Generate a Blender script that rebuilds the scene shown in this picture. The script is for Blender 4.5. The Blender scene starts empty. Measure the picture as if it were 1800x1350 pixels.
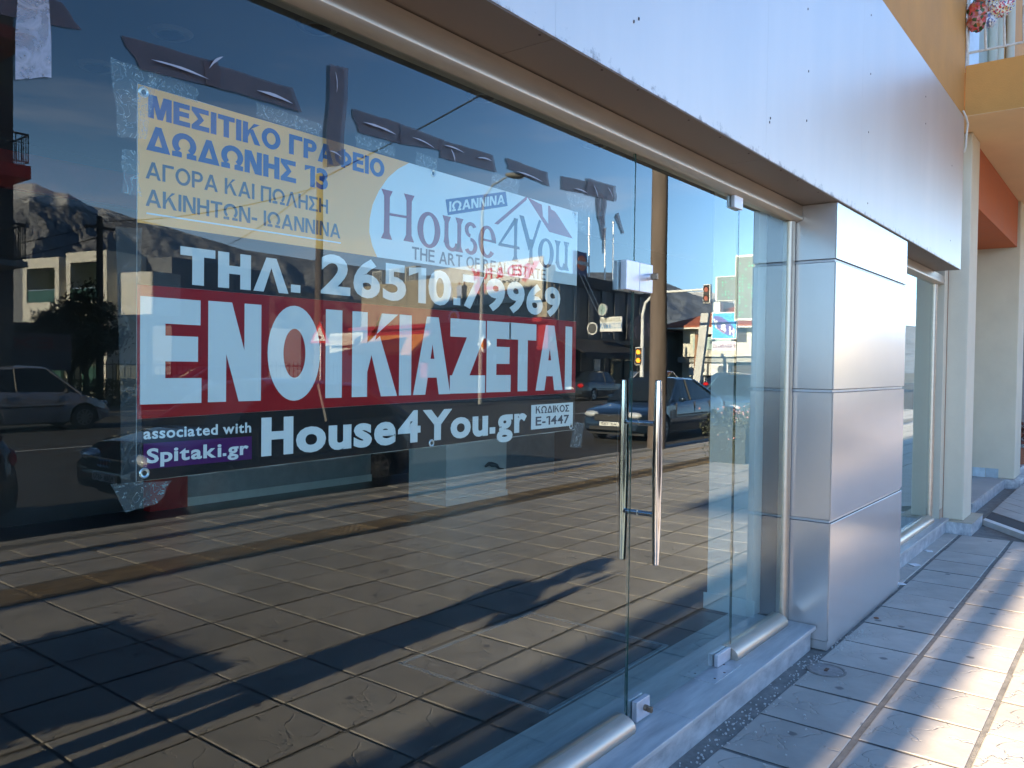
import bpy, bmesh, math, random
from mathutils import Vector, Matrix, Euler
random.seed(7)
R = math.radians
sc = bpy.context.scene
C = sc.collection
# ------------------------------------------------------------------ camera
cam_d = bpy.data.cameras.new('camera'); cam = bpy.data.objects.new('camera', cam_d); C.objects.link(cam)
F_PX, PSI, PIT, ROLL = 1433.0, R(37.76), R(-1.25), .013
CAM = Vector((0, -1.63, 1.6))
cam_d.sensor_width = 36; cam_d.lens = F_PX / 1800 * 36; cam_d.clip_start = .02; cam_d.clip_end = 9000
fw = Vector((math.cos(PSI)*math.cos(PIT), math.sin(PSI)*math.cos(PIT), math.sin(PIT)))
rt = Vector((math.sin(PSI), -math.cos(PSI), 0)); up = rt.cross(fw)
rt2 = rt*math.cos(ROLL) + up*math.sin(ROLL); up2 = -rt*math.sin(ROLL) + up*math.cos(ROLL)
cam.matrix_world = Matrix(((rt2.x, up2.x, -fw.x, CAM.x), (rt2.y, up2.y, -fw.y, CAM.y), (rt2.z, up2.z, -fw.z, CAM.z), (0, 0, 0, 1)))
sc.camera = cam
# ------------------------------------------------------------------ sun, sky, exposure
SUN_EL, SUN_AZ = 16.0, -1.5           # light travels towards +X, a hair away from the facade
w = bpy.data.worlds.new('World'); sc.world = w; w.use_nodes = True
nt = w.node_tree; nt.nodes.clear()
def wn(t, **k):
    n = nt.nodes.new(t)
    for a, b in k.items(): setattr(n, a, b)
    return n
out = wn('ShaderNodeOutputWorld'); bg = wn('ShaderNodeBackground'); sky = wn('ShaderNodeTexSky')
sky.sky_type = 'NISHITA'; sky.sun_disc = False; sky.sun_elevation = R(SUN_EL); sky.sun_rotation = R(-90)
sky.air_density = 1.0; sky.dust_density = .05; sky.ozone_density = 5.0; sky.altitude = 480
tc = wn('ShaderNodeTexCoord'); mp = wn('ShaderNodeMapping'); mp.inputs['Scale'].default_value = (1.6, 1.6, 9)
no = wn('ShaderNodeTexNoise'); no.inputs['Scale'].default_value = 1.7; no.inputs['Detail'].default_value = 6; no.inputs['Roughness'].default_value = .55
cr = wn('ShaderNodeValToRGB'); cr.color_ramp.elements[0].position = .50; cr.color_ramp.elements[1].position = .72
sep = wn('ShaderNodeSeparateXYZ'); band = wn('ShaderNodeMapRange'); band.inputs[1].default_value = .42; band.inputs[2].default_value = .12
mul = wn('ShaderNodeMath', operation='MULTIPLY'); mul2 = wn('ShaderNodeMath', operation='MULTIPLY'); mul2.inputs[1].default_value = .62
mx = wn('ShaderNodeMix', data_type='RGBA'); mx.inputs['B'].default_value = (7.6, 6.7, 6.9, 1)
L = nt.links.new
L(tc.outputs['Generated'], mp.inputs[0]); L(mp.outputs[0], no.inputs['Vector']); L(no.outputs[0], cr.inputs[0])
L(tc.outputs['Generated'], sep.inputs[0]); L(sep.outputs['Z'], band.inputs[0]); L(cr.outputs[0], mul.inputs[0]); L(band.outputs[0], mul.inputs[1])
L(mul.outputs[0], mul2.inputs[0]); hz = wn('ShaderNodeMapRange'); hz.inputs[1].default_value = .02; hz.inputs[2].default_value = .34; hz.inputs[3].default_value = .75; hz.inputs[4].default_value = 0; hz.interpolation_type = 'SMOOTHSTEP'
hm_ = wn('ShaderNodeMix', data_type='RGBA'); hm_.inputs['B'].default_value = (4.3, 6.9, 9.6, 1); L(sep.outputs['Z'], hz.inputs[0]); L(hz.outputs[0], hm_.inputs['Factor']); L(sky.outputs[0], hm_.inputs['A'])
L(mul2.outputs[0], mx.inputs['Factor']); L(hm_.outputs['Result'], mx.inputs['A'])
L(mx.outputs['Result'], bg.inputs[0]); bg.inputs[1].default_value = .092; L(bg.outputs[0], out.inputs[0])
sd = bpy.data.lights.new('sun', 'SUN'); sd.energy = 5.0; sd.angle = R(.5); sd.color = (1, .80, .56)
so = bpy.data.objects.new('sun', sd); C.objects.link(so); so.location = (-20, 0, 20)
sv = Vector((math.cos(R(SUN_EL))*math.cos(R(SUN_AZ)), math.cos(R(SUN_EL))*math.sin(R(SUN_AZ)), -math.sin(R(SUN_EL))))
so.rotation_euler = sv.to_track_quat('-Z', 'Y').to_euler()
sc.view_settings.view_transform = 'Standard'; sc.view_settings.look = 'None'; sc.view_settings.gamma = 1
sc.view_settings.use_curve_mapping = False; sc.view_settings.exposure = 2.85
sc.cycles.use_denoising = True; sc.cycles.max_bounces = 7; sc.cycles.diffuse_bounces = 4; sc.cycles.glossy_bounces = 4
sc.cycles.transparent_max_bounces = 12; sc.cycles.transmission_bounces = 4; sc.cycles.caustics_reflective = False; sc.cycles.caustics_refractive = False
sc.cycles.sample_clamp_indirect = 6
# ------------------------------------------------------------------ materials
MATS = {}
def mat(name, col, rough=.6, metal=0, var=.12, vs=6, bump=0, bs=60, col2=None, spec=.5, obj_var=0, stretch=None, emit=0, coat=0, alpha=1):
    if name in MATS: return MATS[name]
    m = bpy.data.materials.new(name); m.use_nodes = True; n = m.node_tree; b = n.nodes['Principled BSDF']
    b.inputs['Roughness'].default_value = rough; b.inputs['Metallic'].default_value = metal
    b.inputs['Specular IOR Level'].default_value = spec
    if coat: b.inputs['Coat Weight'].default_value = coat; b.inputs['Coat Roughness'].default_value = .04
    c1 = (*col, 1)
    tcn = n.nodes.new('ShaderNodeTexCoord'); mpn = n.nodes.new('ShaderNodeMapping'); n.links.new(tcn.outputs['Object'], mpn.inputs[0])
    if stretch: mpn.inputs['Scale'].default_value = stretch
    if var:
        t = n.nodes.new('ShaderNodeTexNoise'); t.inputs['Scale'].default_value = vs; t.inputs['Detail'].default_value = 7; t.inputs['Roughness'].default_value = .62
        n.links.new(mpn.outputs[0], t.inputs['Vector'])
        r = n.nodes.new('ShaderNodeMapRange'); r.inputs[1].default_value = .3; r.inputs[2].default_value = .7
        n.links.new(t.outputs[0], r.inputs[0])
        mxn = n.nodes.new('ShaderNodeMix'); mxn.data_type = 'RGBA'
        mxn.inputs['A'].default_value = tuple(c*(1-var) for c in col) + (1,)
        mxn.inputs['B'].default_value = (*(col2 or tuple(min(1, c*(1+var)) for c in col)), 1)
        n.links.new(r.outputs[0], mxn.inputs['Factor']); res = mxn.outputs['Result']
        if obj_var:
            oi = n.nodes.new('ShaderNodeObjectInfo'); hv = n.nodes.new('ShaderNodeHueSaturation'); rr = n.nodes.new('ShaderNodeMapRange')
            rr.inputs[3].default_value = 1-obj_var; rr.inputs[4].default_value = 1+obj_var
            n.links.new(oi.outputs['Random'], rr.inputs[0]); n.links.new(rr.outputs[0], hv.inputs['Value']); n.links.new(res, hv.inputs['Color']); res = hv.outputs[0]
        n.links.new(res, b.inputs['Base Color'])
        rg = n.nodes.new('ShaderNodeMapRange'); rg.inputs[3].default_value = max(.02, rough*.85); rg.inputs[4].default_value = min(1, rough*1.15)
        n.links.new(t.outputs[0], rg.inputs[0]); n.links.new(rg.outputs[0], b.inputs['Roughness'])
    else: b.inputs['Base Color'].default_value = c1
    if bump:
        t2 = n.nodes.new('ShaderNodeTexNoise'); t2.inputs['Scale'].default_value = bs; t2.inputs['Detail'].default_value = 5
        n.links.new(mpn.outputs[0], t2.inputs['Vector'])
        bp = n.nodes.new('ShaderNodeBump'); bp.inputs['Strength'].default_value = 1; bp.inputs['Distance'].default_value = bump
        n.links.new(t2.outputs[0], bp.inputs['Height']); n.links.new(bp.outputs[0], b.inputs['Normal'])
    if emit: b.inputs['Emission Color'].default_value = c1; b.inputs['Emission Strength'].default_value = emit
    if alpha < 1: b.inputs['Alpha'].default_value = alpha
    MATS[name] = m; return m

def glass_mat(name, tint=(.74, .86, .84)):
    m = bpy.data.materials.new(name); m.use_nodes = True; n = m.node_tree; n.nodes.clear()
    o = n.nodes.new('ShaderNodeOutputMaterial'); tr = n.nodes.new('ShaderNodeBsdfTransparent'); gl = n.nodes.new('ShaderNodeBsdfGlossy')
    tr.inputs[0].default_value = (*tint, 1); gl.inputs['Roughness'].default_value = 0; gl.inputs[0].default_value = (.86, .97, 1, 1)
    wt = n.nodes.new('ShaderNodeTexCoord'); wv = n.nodes.new('ShaderNodeTexNoise'); wv.inputs['Scale'].default_value = .9; wv.inputs['Detail'].default_value = 1; n.links.new(wt.outputs['Object'], wv.inputs['Vector'])
    wb = n.nodes.new('ShaderNodeBump'); wb.inputs['Distance'].default_value = .0016; n.links.new(wv.outputs[0], wb.inputs['Height']); n.links.new(wb.outputs[0], gl.inputs['Normal'])
    tb = n.nodes.new('ShaderNodeBsdfTransparent'); fr = n.nodes.new('ShaderNodeFresnel'); fr.inputs[0].default_value = 1.39
    # both surfaces of a pane together: 2F/(1+F), applied where a ray enters the pane
    a = n.nodes.new('ShaderNodeMath'); a.operation = 'MULTIPLY'; a.inputs[1].default_value = 2
    c = n.nodes.new('ShaderNodeMath'); c.operation = 'ADD'; c.inputs[1].default_value = 1
    d = n.nodes.new('ShaderNodeMath'); d.operation = 'DIVIDE'
    n.links.new(fr.outputs[0], a.inputs[0]); n.links.new(fr.outputs[0], c.inputs[0]); n.links.new(a.outputs[0], d.inputs[0]); n.links.new(c.outputs[0], d.inputs[1])
    mx1 = n.nodes.new('ShaderNodeMixShader'); n.links.new(d.outputs[0], mx1.inputs[0]); n.links.new(tr.outputs[0], mx1.inputs[1]); n.links.new(gl.outputs[0], mx1.inputs[2])
    g = n.nodes.new('ShaderNodeNewGeometry'); mx2 = n.nodes.new('ShaderNodeMixShader')
    n.links.new(g.outputs['Backfacing'], mx2.inputs[0]); n.links.new(mx1.outputs[0], mx2.inputs[1]); n.links.new(tb.outputs[0], mx2.inputs[2])
    # faint dust film
    df = n.nodes.new('ShaderNodeBsdfDiffuse'); df.inputs[0].default_value = (.6, .6, .6, 1)
    tcn = n.nodes.new('ShaderNodeTexCoord'); ns = n.nodes.new('ShaderNodeTexNoise'); ns.inputs['Scale'].default_value = 2.2; ns.inputs['Detail'].default_value = 8
    n.links.new(tcn.outputs['Object'], ns.inputs['Vector'])
    mr = n.nodes.new('ShaderNodeMapRange'); mr.inputs[1].default_value = .45; mr.inputs[2].default_value = .8; mr.inputs[3].default_value = .0; mr.inputs[4].default_value = .010
    n.links.new(ns.outputs[0], mr.inputs[0])
    mx3 = n.nodes.new('ShaderNodeMixShader'); n.links.new(mr.outputs[0], mx3.inputs[0]); n.links.new(mx2.outputs[0], mx3.inputs[1]); n.links.new(df.outputs[0], mx3.inputs[2])
    n.links.new(mx3.outputs[0], o.inputs[0]); MATS[name] = m; return m

def film_mat(name, amount, col=(.8, .85, .9), scale=14, lo=.5, hi=.62, base=.06, gloss=.5):
    """clear crumpled adhesive film: mostly transparent, with opaque creases"""
    m = bpy.data.materials.new(name); m.use_nodes = True; n = m.node_tree; n.nodes.clear()
    o = n.nodes.new('ShaderNodeOutputMaterial'); tr = n.nodes.new('ShaderNodeBsdfTransparent'); pb = n.nodes.new('ShaderNodeBsdfPrincipled')
    pb.inputs['Base Color'].default_value = (*col, 1); pb.inputs['Roughness'].default_value = .2
    tcn = n.nodes.new('ShaderNodeTexCoord'); ns = n.nodes.new('ShaderNodeTexNoise'); ns.inputs['Scale'].default_value = scale; ns.inputs['Detail'].default_value = 6; ns.inputs['Distortion'].default_value = 1.6
    n.links.new(tcn.outputs['Object'], ns.inputs['Vector'])
    mr = n.nodes.new('ShaderNodeMapRange'); mr.inputs[1].default_value = lo; mr.inputs[2].default_value = hi; mr.inputs[3].default_value = base; mr.inputs[4].default_value = amount
    pg = n.nodes.new('ShaderNodeMath'); pg.operation = 'PINGPONG'; pg.inputs[1].default_value = .09; n.links.new(ns.outputs[0], pg.inputs[0])
    dv = n.nodes.new('ShaderNodeMath'); dv.operation = 'MULTIPLY'; dv.inputs[1].default_value = 1/.09; n.links.new(pg.outputs[0], dv.inputs[0]); n.links.new(dv.outputs[0], mr.inputs[0])
    bp = n.nodes.new('ShaderNodeBump'); bp.inputs['Distance'].default_value = .01; n.links.new(ns.outputs[0], bp.inputs['Height']); n.links.new(bp.outputs[0], pb.inputs['Normal'])
    x = n.nodes.new('ShaderNodeMixShader'); n.links.new(mr.outputs[0], x.inputs[0]); n.links.new(tr.outputs[0], x.inputs[1]); n.links.new(pb.outputs[0], x.inputs[2]); n.links.new(x.outputs[0], o.inputs[0])
    MATS[name] = m; return m

GLASS = glass_mat('shop_glass')
ALU = mat('anodised_aluminium', (.50, .43, .35), .38, .75, .08, 3, stretch=(1, 1, 8))
ALUP = mat('silver_composite_panel', (.59, .56, .54), .19, .55, .03, 1.2, stretch=(1, 1, 1))
ALUF = mat('silver_fascia_panel', (.56, .50, .45), .40, .5, .05, .8, stretch=(4, 4, .7))
GROOVE = mat('grooved_backing', (.07, .07, .08), .7, 0, .1)
RAIL = mat('pale_joint_rail', (.55, .57, .6), .4, .5, .1)
SOFF = mat('soffit_panel', (.15, .12, .10), .5, .3, .08, 3)
CHROME = mat('polished_steel', (.75, .75, .76), .08, 1, .03)
STEEL = mat('brushed_steel', (.66, .66, .68), .3, .85, .06, 20)
BLACK = mat('black_rubber', (.015, .015, .016), .6)
MARBLE = mat('grey_marble', (.42, .42, .42), .34, 0, .24, 2.2, col2=(.60, .59, .57), stretch=(1, 7, 7), bump=.0008, bs=40)
MARBLE2 = mat('veined_marble_riser', (.38, .39, .41), .4, 0, .3, 5, col2=(.6, .6, .6), stretch=(1.4, 4, 3), bump=.001, bs=60)
# ------------------------------------------------------------------ mesh helpers
def wloc(p):
    v = Vector((0, 0, 0))
    while p is not None: v = v + p.location; p = p.parent
    return v
class MB:
    def __init__(s): s.v = []; s.f = []
    def add(s, vs, fs):
        b = len(s.v); s.v += [tuple(p) for p in vs]; s.f += [tuple(b+i for i in f) for f in fs]; return s
    def box(s, x0, x1, y0, y1, z0, z1):
        return s.add([(x0,y0,z0),(x1,y0,z0),(x1,y1,z0),(x0,y1,z0),(x0,y0,z1),(x1,y0,z1),(x1,y1,z1),(x0,y1,z1)],
                     [(0,3,2,1),(4,5,6,7),(0,1,5,4),(1,2,6,5),(2,3,7,6),(3,0,4,7)])
    def quad(s, a, b, c, d): return s.add([a,b,c,d], [(0,1,2,3)])
    def prism(s, poly, axis, a, b):
        """extrude a 2D polygon along axis ('x','y','z') from a to b"""
        n = len(poly)
        def P(p, t): return {'x': (t, p[0], p[1]), 'y': (p[0], t, p[1]), 'z': (p[0], p[1], t)}[axis]
        return s.add([P(p, a) for p in poly] + [P(p, b) for p in poly],
                     [tuple(range(n))[::-1], tuple(range(n, 2*n))] + [(i, (i+1) % n, n+(i+1) % n, n+i) for i in range(n)])
    def tube(s, pts, r, n=8, caps=True, r2=None):
        pts = [Vector(p) for p in pts]; rings = []; m = len(pts)
        for i, p in enumerate(pts):
            d = (pts[min(i+1, m-1)] - pts[max(i-1, 0)]).normalized()
            a = d.cross(Vector((0, 0, 1)));
            if a.length < .1: a = d.cross(Vector((0, 1, 0)))
            a.normalize(); b = d.cross(a)
            rr = r if isinstance(r, (int, float)) else r[i]
            rings.append([p + (a*math.cos(2*math.pi*k/n) + b*math.sin(2*math.pi*k/n))*rr for k in range(n)])
        vs = [q for g in rings for q in g]; fs = []
        for i in range(m-1):
            for k in range(n): fs.append((i*n+k, i*n+(k+1) % n, (i+1)*n+(k+1) % n, (i+1)*n+k))
        if caps: fs += [tuple(range(n))[::-1], tuple(range((m-1)*n, m*n))]
        return s.add(vs, fs)
    def cyl(s, p0, p1, r, n=12, r1=None): return s.tube([p0, p1], [r, r if r1 is None else r1], n)
    def ball(s, c, r, n=8, sz=None):
        c = Vector(c); sz = sz or (1, 1, 1); vs = []; fs = []
        for i in range(n+1):
            th = math.pi*i/n
            for k in range(n*2):
                ph = math.pi*k/n; vs.append((c.x+r*sz[0]*math.sin(th)*math.cos(ph), c.y+r*sz[1]*math.sin(th)*math.sin(ph), c.z+r*sz[2]*math.cos(th)))
        for i in range(n):
            for k in range(n*2): fs.append((i*2*n+k, (i+1)*2*n+k, (i+1)*2*n+(k+1) % (2*n), i*2*n+(k+1) % (2*n)))
        return s.add(vs, fs)
    def build(s, name, m, parent=None, world=True, smooth=False, bevel=0, seg=2):
        me = bpy.data.meshes.new(name); off = wloc(parent) if world else Vector((0, 0, 0))
        me.from_pydata([(x-off[0], y-off[1], z-off[2]) for x, y, z in s.v], [], s.f); me.validate(); me.update()
        if m: me.materials.append(m)
        if smooth:
            me.shade_smooth(); me.set_sharp_from_angle(angle=R(38))
        o = bpy.data.objects.new(name, me); C.objects.link(o)
        if parent: o.parent = parent
        if bevel:
            bv = o.modifiers.new('bevel', 'BEVEL'); bv.width = bevel; bv.segments = seg; bv.limit_method = 'ANGLE'
        return o
def tag(o, label=None, cat=None, group=None, kind=None):
    if label: o['label'] = label
    if cat: o['category'] = cat
    if group: o['group'] = group
    if kind: o['kind'] = kind
    return o
def thing(name, label, cat, loc=(0,0,0), rot=0, group=None):
    o = bpy.data.objects.new(name, None); C.objects.link(o); o.location = loc; o.rotation_euler = (0, 0, R(rot)); o.empty_display_size = .2
    return tag(o, label, cat, group)
def copy_tree(o, parent=None):
    c = o.copy(); C.objects.link(c)
    if parent: c.parent = parent
    for ch in list(o.children): copy_tree(ch, c)
    return c
def B(name, m, parent, x0, x1, y0, y1, z0, z1, world=True, **k): return MB().box(x0, x1, y0, y1, z0, z1).build(name, m, parent, world, **k)
def struct(name, mb, m, **k): return tag(mb.build(name, m, **k), kind='structure')
_tx = {}
LATIN = dict(zip('ΑΒΕΖΗΙΚΜΝΟΡΤΥΧ', 'ABEZHIKMNOPTYX'))
def glyph(ch, bold):
    """outline faces of one character: (verts (x, y, lift), faces)"""
    if (ch, bold) in _tx: return _tx[(ch, bold)]
    off = bold*.6; t = .092+2*off; H = .688; v = []; f = []
    def P(pts, lift=0):
        k = len(v); v.extend([(x, y, lift) for x, y in pts]); f.append(tuple(range(k, k+len(pts))))
    def arc(cx, cy, rx, ry, tx, ty, a0, a1, n=28):
        for i in range(n):
            A, B_ = R(a0+(a1-a0)*i/n), R(a0+(a1-a0)*(i+1)/n)
            P([(cx+rx*math.cos(A), cy+ry*math.sin(A)), (cx+rx*math.cos(B_), cy+ry*math.sin(B_)), (cx+(rx-tx)*math.cos(B_), cy+(ry-ty)*math.sin(B_)), (cx+(rx-tx)*math.cos(A), cy+(ry-ty)*math.sin(A))])
    if ch == 'Γ': P([(0, 0), (t, 0), (t, H), (0, H)]); P([(t, H-t*.86), (.50, H-t*.86), (.50, H), (t, H)])
    elif ch == 'Π': P([(0, 0), (t, 0), (t, H), (0, H)]); P([(.56-t, 0), (.56, 0), (.56, H), (.56-t, H)]); P([(t, H-t*.86), (.56-t, H-t*.86), (.56-t, H), (t, H)])
    elif ch == 'Λ': P([(0, 0), (t, 0), (.32, H-t*1.1), (.32, H), (.32-t*.5, H)]); P([(.64, 0), (.32+t*.5, H), (.32, H), (.32, H-t*1.1), (.64-t, 0)])
    elif ch == 'Δ': P([(0, 0), (.32-t*.45, H), (.32, H), (.32, H-t*1.3), (t*1.25, t*.86), (0, 0)][:-1]); P([(.64, 0), (.64-t*1.25, t*.86), (.32, H-t*1.3), (.32, H), (.32+t*.45, H)]); P([(0, 0), (t*1.25, t*.86), (.64-t*1.25, t*.86), (.64, 0)])
    elif ch == 'Σ':
        q = t*.86; P([(0, H), (0, H-q*.8), (.26-t*.35, H/2), (.26+t*.65, H/2), (.10+t*.7, H-q), (.52, H-q), (.52, H)]); P([(0, 0), (.54, 0), (.54, q), (.10+t*.7, q), (.26+t*.65, H/2), (.26-t*.35, H/2), (0, q*.8)])
    elif ch == 'Ω':
        arc(.34, .375, .34, .325, t, t*.9, -52, 232, 34); P([(0, 0), (.27, 0), (.27, t*.8), (.20, t*.8+.03), (.12, t*.86), (0, t*.8)], .00003); P([(.68, 0), (.68, t*.8), (.56, t*.86), (.48, t*.8+.03), (.41, t*.8), (.41, 0)], .00003)
    elif ch in 'ΑA': q = t*.86; P([(0, 0), (t*1.05, 0), (.32, H-t*1.25), (.32, H), (.32-t*.52, H)]); P([(.64, 0), (.32+t*.52, H), (.32, H), (.32, H-t*1.25), (.64-t*1.05, 0)]); P([(.11+t*.5, .15), (.53-t*.5, .15), (.53-t*.5-.03, .15+q), (.11+t*.5+.03, .15+q)], .00003)
    elif ch in 'ΕE': q = t*.86; P([(0, 0), (t, 0), (t, H), (0, H)]); P([(t, 0), (.49, 0), (.49, q), (t, q)]); P([(t, H-q), (.48, H-q), (.48, H), (t, H)]); P([(t, .36-q/2), (.46, .36-q/2), (.46, .36+q/2), (t, .36+q/2)])
    elif ch in 'ΗH': P([(0, 0), (t, 0), (t, H), (0, H)]); P([(.55-t, 0), (.55, 0), (.55, H), (.55-t, H)]); P([(t, .36-t*.43), (.55-t, .36-t*.43), (.55-t, .36+t*.43), (t, .36+t*.43)])
    elif ch in 'ΙI': P([(0, 0), (t, 0), (t, H), (0, H)])
    elif ch in 'ΚK': P([(0, 0), (t, 0), (t, H), (0, H)]); P([(t, .20), (.38, H), (.38+t*1.15, H), (t, .20+t*1.25)], .00002); P([(.60, 0), (.60-t*1.15, 0), (.17+t*.25, .42), (.24+t*.6, .50)], .00004)
    elif ch in 'ΜM': P([(0, 0), (t*.9, 0), (t*.9, H), (0, H)]); P([(.66-t*.9, 0), (.66, 0), (.66, H), (.66-t*.9, H)]); P([(t*.4, H), (t*1.35, H), (.33+t*.42, 0), (.33-t*.42, 0)], .00003); P([(.66-t*.4, H), (.66-t*1.35, H), (.33-t*.42, 0), (.33+t*.42, 0)], .00005)
    elif ch in 'ΝN': P([(0, 0), (t*.95, 0), (t*.95, H), (0, H)]); P([(.56-t*.95, 0), (.56, 0), (.56, H), (.56-t*.95, H)]); P([(t*.2, H), (t*1.25, H), (.56-t*.2, 0), (.56-t*1.25, 0)], .00003)
    elif ch in 'ΟO': arc(.335, H/2, .335, H/2+.01, t, t*.88, 0, 360, 40)
    elif ch in 'ΤT': P([(.27-t/2, 0), (.27+t/2, 0), (.27+t/2, H-t*.86), (.27-t/2, H-t*.86)]); P([(0, H-t*.86), (.54, H-t*.86), (.54, H), (0, H)])
    elif ch in 'ΖZ': q = t*.86; P([(0, H-q), (.52, H-q), (.52, H), (0, H)]); P([(0, 0), (.52, 0), (.52, q), (0, q)]); P([(0, q*.7), (t*1.3, q*.7), (.52, H-q*.7), (.52-t*1.3, H-q*.7)], .00003)
    elif ch == '1': P([(.20, 0), (.20+t, 0), (.20+t, H), (.20+t*.25, H), (.20, H-.02)]); P([(0, .50), (0, .50+t*.95), (.20+t*.25, H), (.20, .50+t*.55)], .00003)
    elif ch == '.': P([(0, 0), (t, 0), (t, t), (0, t)])
    elif ch in 'ΡP': P([(0, 0), (t, 0), (t, H), (0, H)]); P([(t, H-t*.86), (.28, H-t*.86), (.28, H), (t, H)]); P([(t, .26), (.28, .26), (.28, .26+t*.86), (t, .26+t*.86)]); arc(.28, (H+.26)/2, .23, (H-.26)/2, t, t*.86, -90, 90, 14)
    elif ch == 'Φ': arc(.36, .345, .36, .27, t, t*.85, 0, 360, 34); P([(.36-t/2, 0), (.36+t/2, 0), (.36+t/2, H), (.36-t/2, H)], .00003)
    else:
        cu = bpy.data.curves.new('t', 'FONT'); cu.body = LATIN.get(ch, ch); cu.resolution_u = 4; cu.offset = off
        ob = bpy.data.objects.new('t', cu); C.objects.link(ob)
        me = bpy.data.meshes.new_from_object(ob.evaluated_get(bpy.context.evaluated_depsgraph_get()))
        v = [(p.co.x, p.co.y, 0) for p in me.vertices]; f = [tuple(p.vertices) for p in me.polygons]
        bpy.data.objects.remove(ob); bpy.data.curves.remove(cu); bpy.data.meshes.remove(me)
    if ch in 'ΓΠΛΔΣΩΑAΕEΗHΙIΚKΜMΝNΟOΤTΖZ1ΡPΦ': v = [(p[0], p[1]*(1+2*off/.688)-off, p[2]) for p in v]
    x0 = min(p[0] for p in v); v = [(p[0]-x0, p[1], p[2]) for p in v]
    _tx[(ch, bold)] = (v, f, max(p[0] for p in v)); return _tx[(ch, bold)]
def text(name, s, m, parent, x0, x1, z0, z1, y, bold=.03, desc=0, shear=0, world=True, cap=None):
    """flat print in the X-Z plane at depth y, facing -y; z0 is the baseline, z1 the cap height"""
    off = bold*.6; gap = .085-.9*off; words = [([], [])]; pen = 0; prev = ''
    for ch in s:
        if ch == ' ': pen += .27; words.append(([], [])); prev = ch; continue
        if ch == 'o' and prev == 'Y': pen -= .09
        V, Fc = words[-1]; prev = ch; v, f, wd = glyph(ch, bold); b_ = len(V); V += [(a+pen, b, c) for a, b, c in v]; Fc += [tuple(b_+i for i in g) for g in f]; pen += wd+gap
    a = min(p[0] for V, _ in words for p in V); b = max(p[0] for V, _ in words for p in V); sx = (x1-x0)/(b-a); sz = (z1-z0)/(.688+2*off); o = None
    for V, Fc in words:
        if V: mb = MB(); mb.add([(x0+(px-a)*sx+shear*(py+off)*sz, y-pd, z0+(py+off)*sz) for px, py, pd in V], Fc); o = mb.build(name, m, parent, world); TEXTS.append(o)
    return o
TEXTS = []

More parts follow.
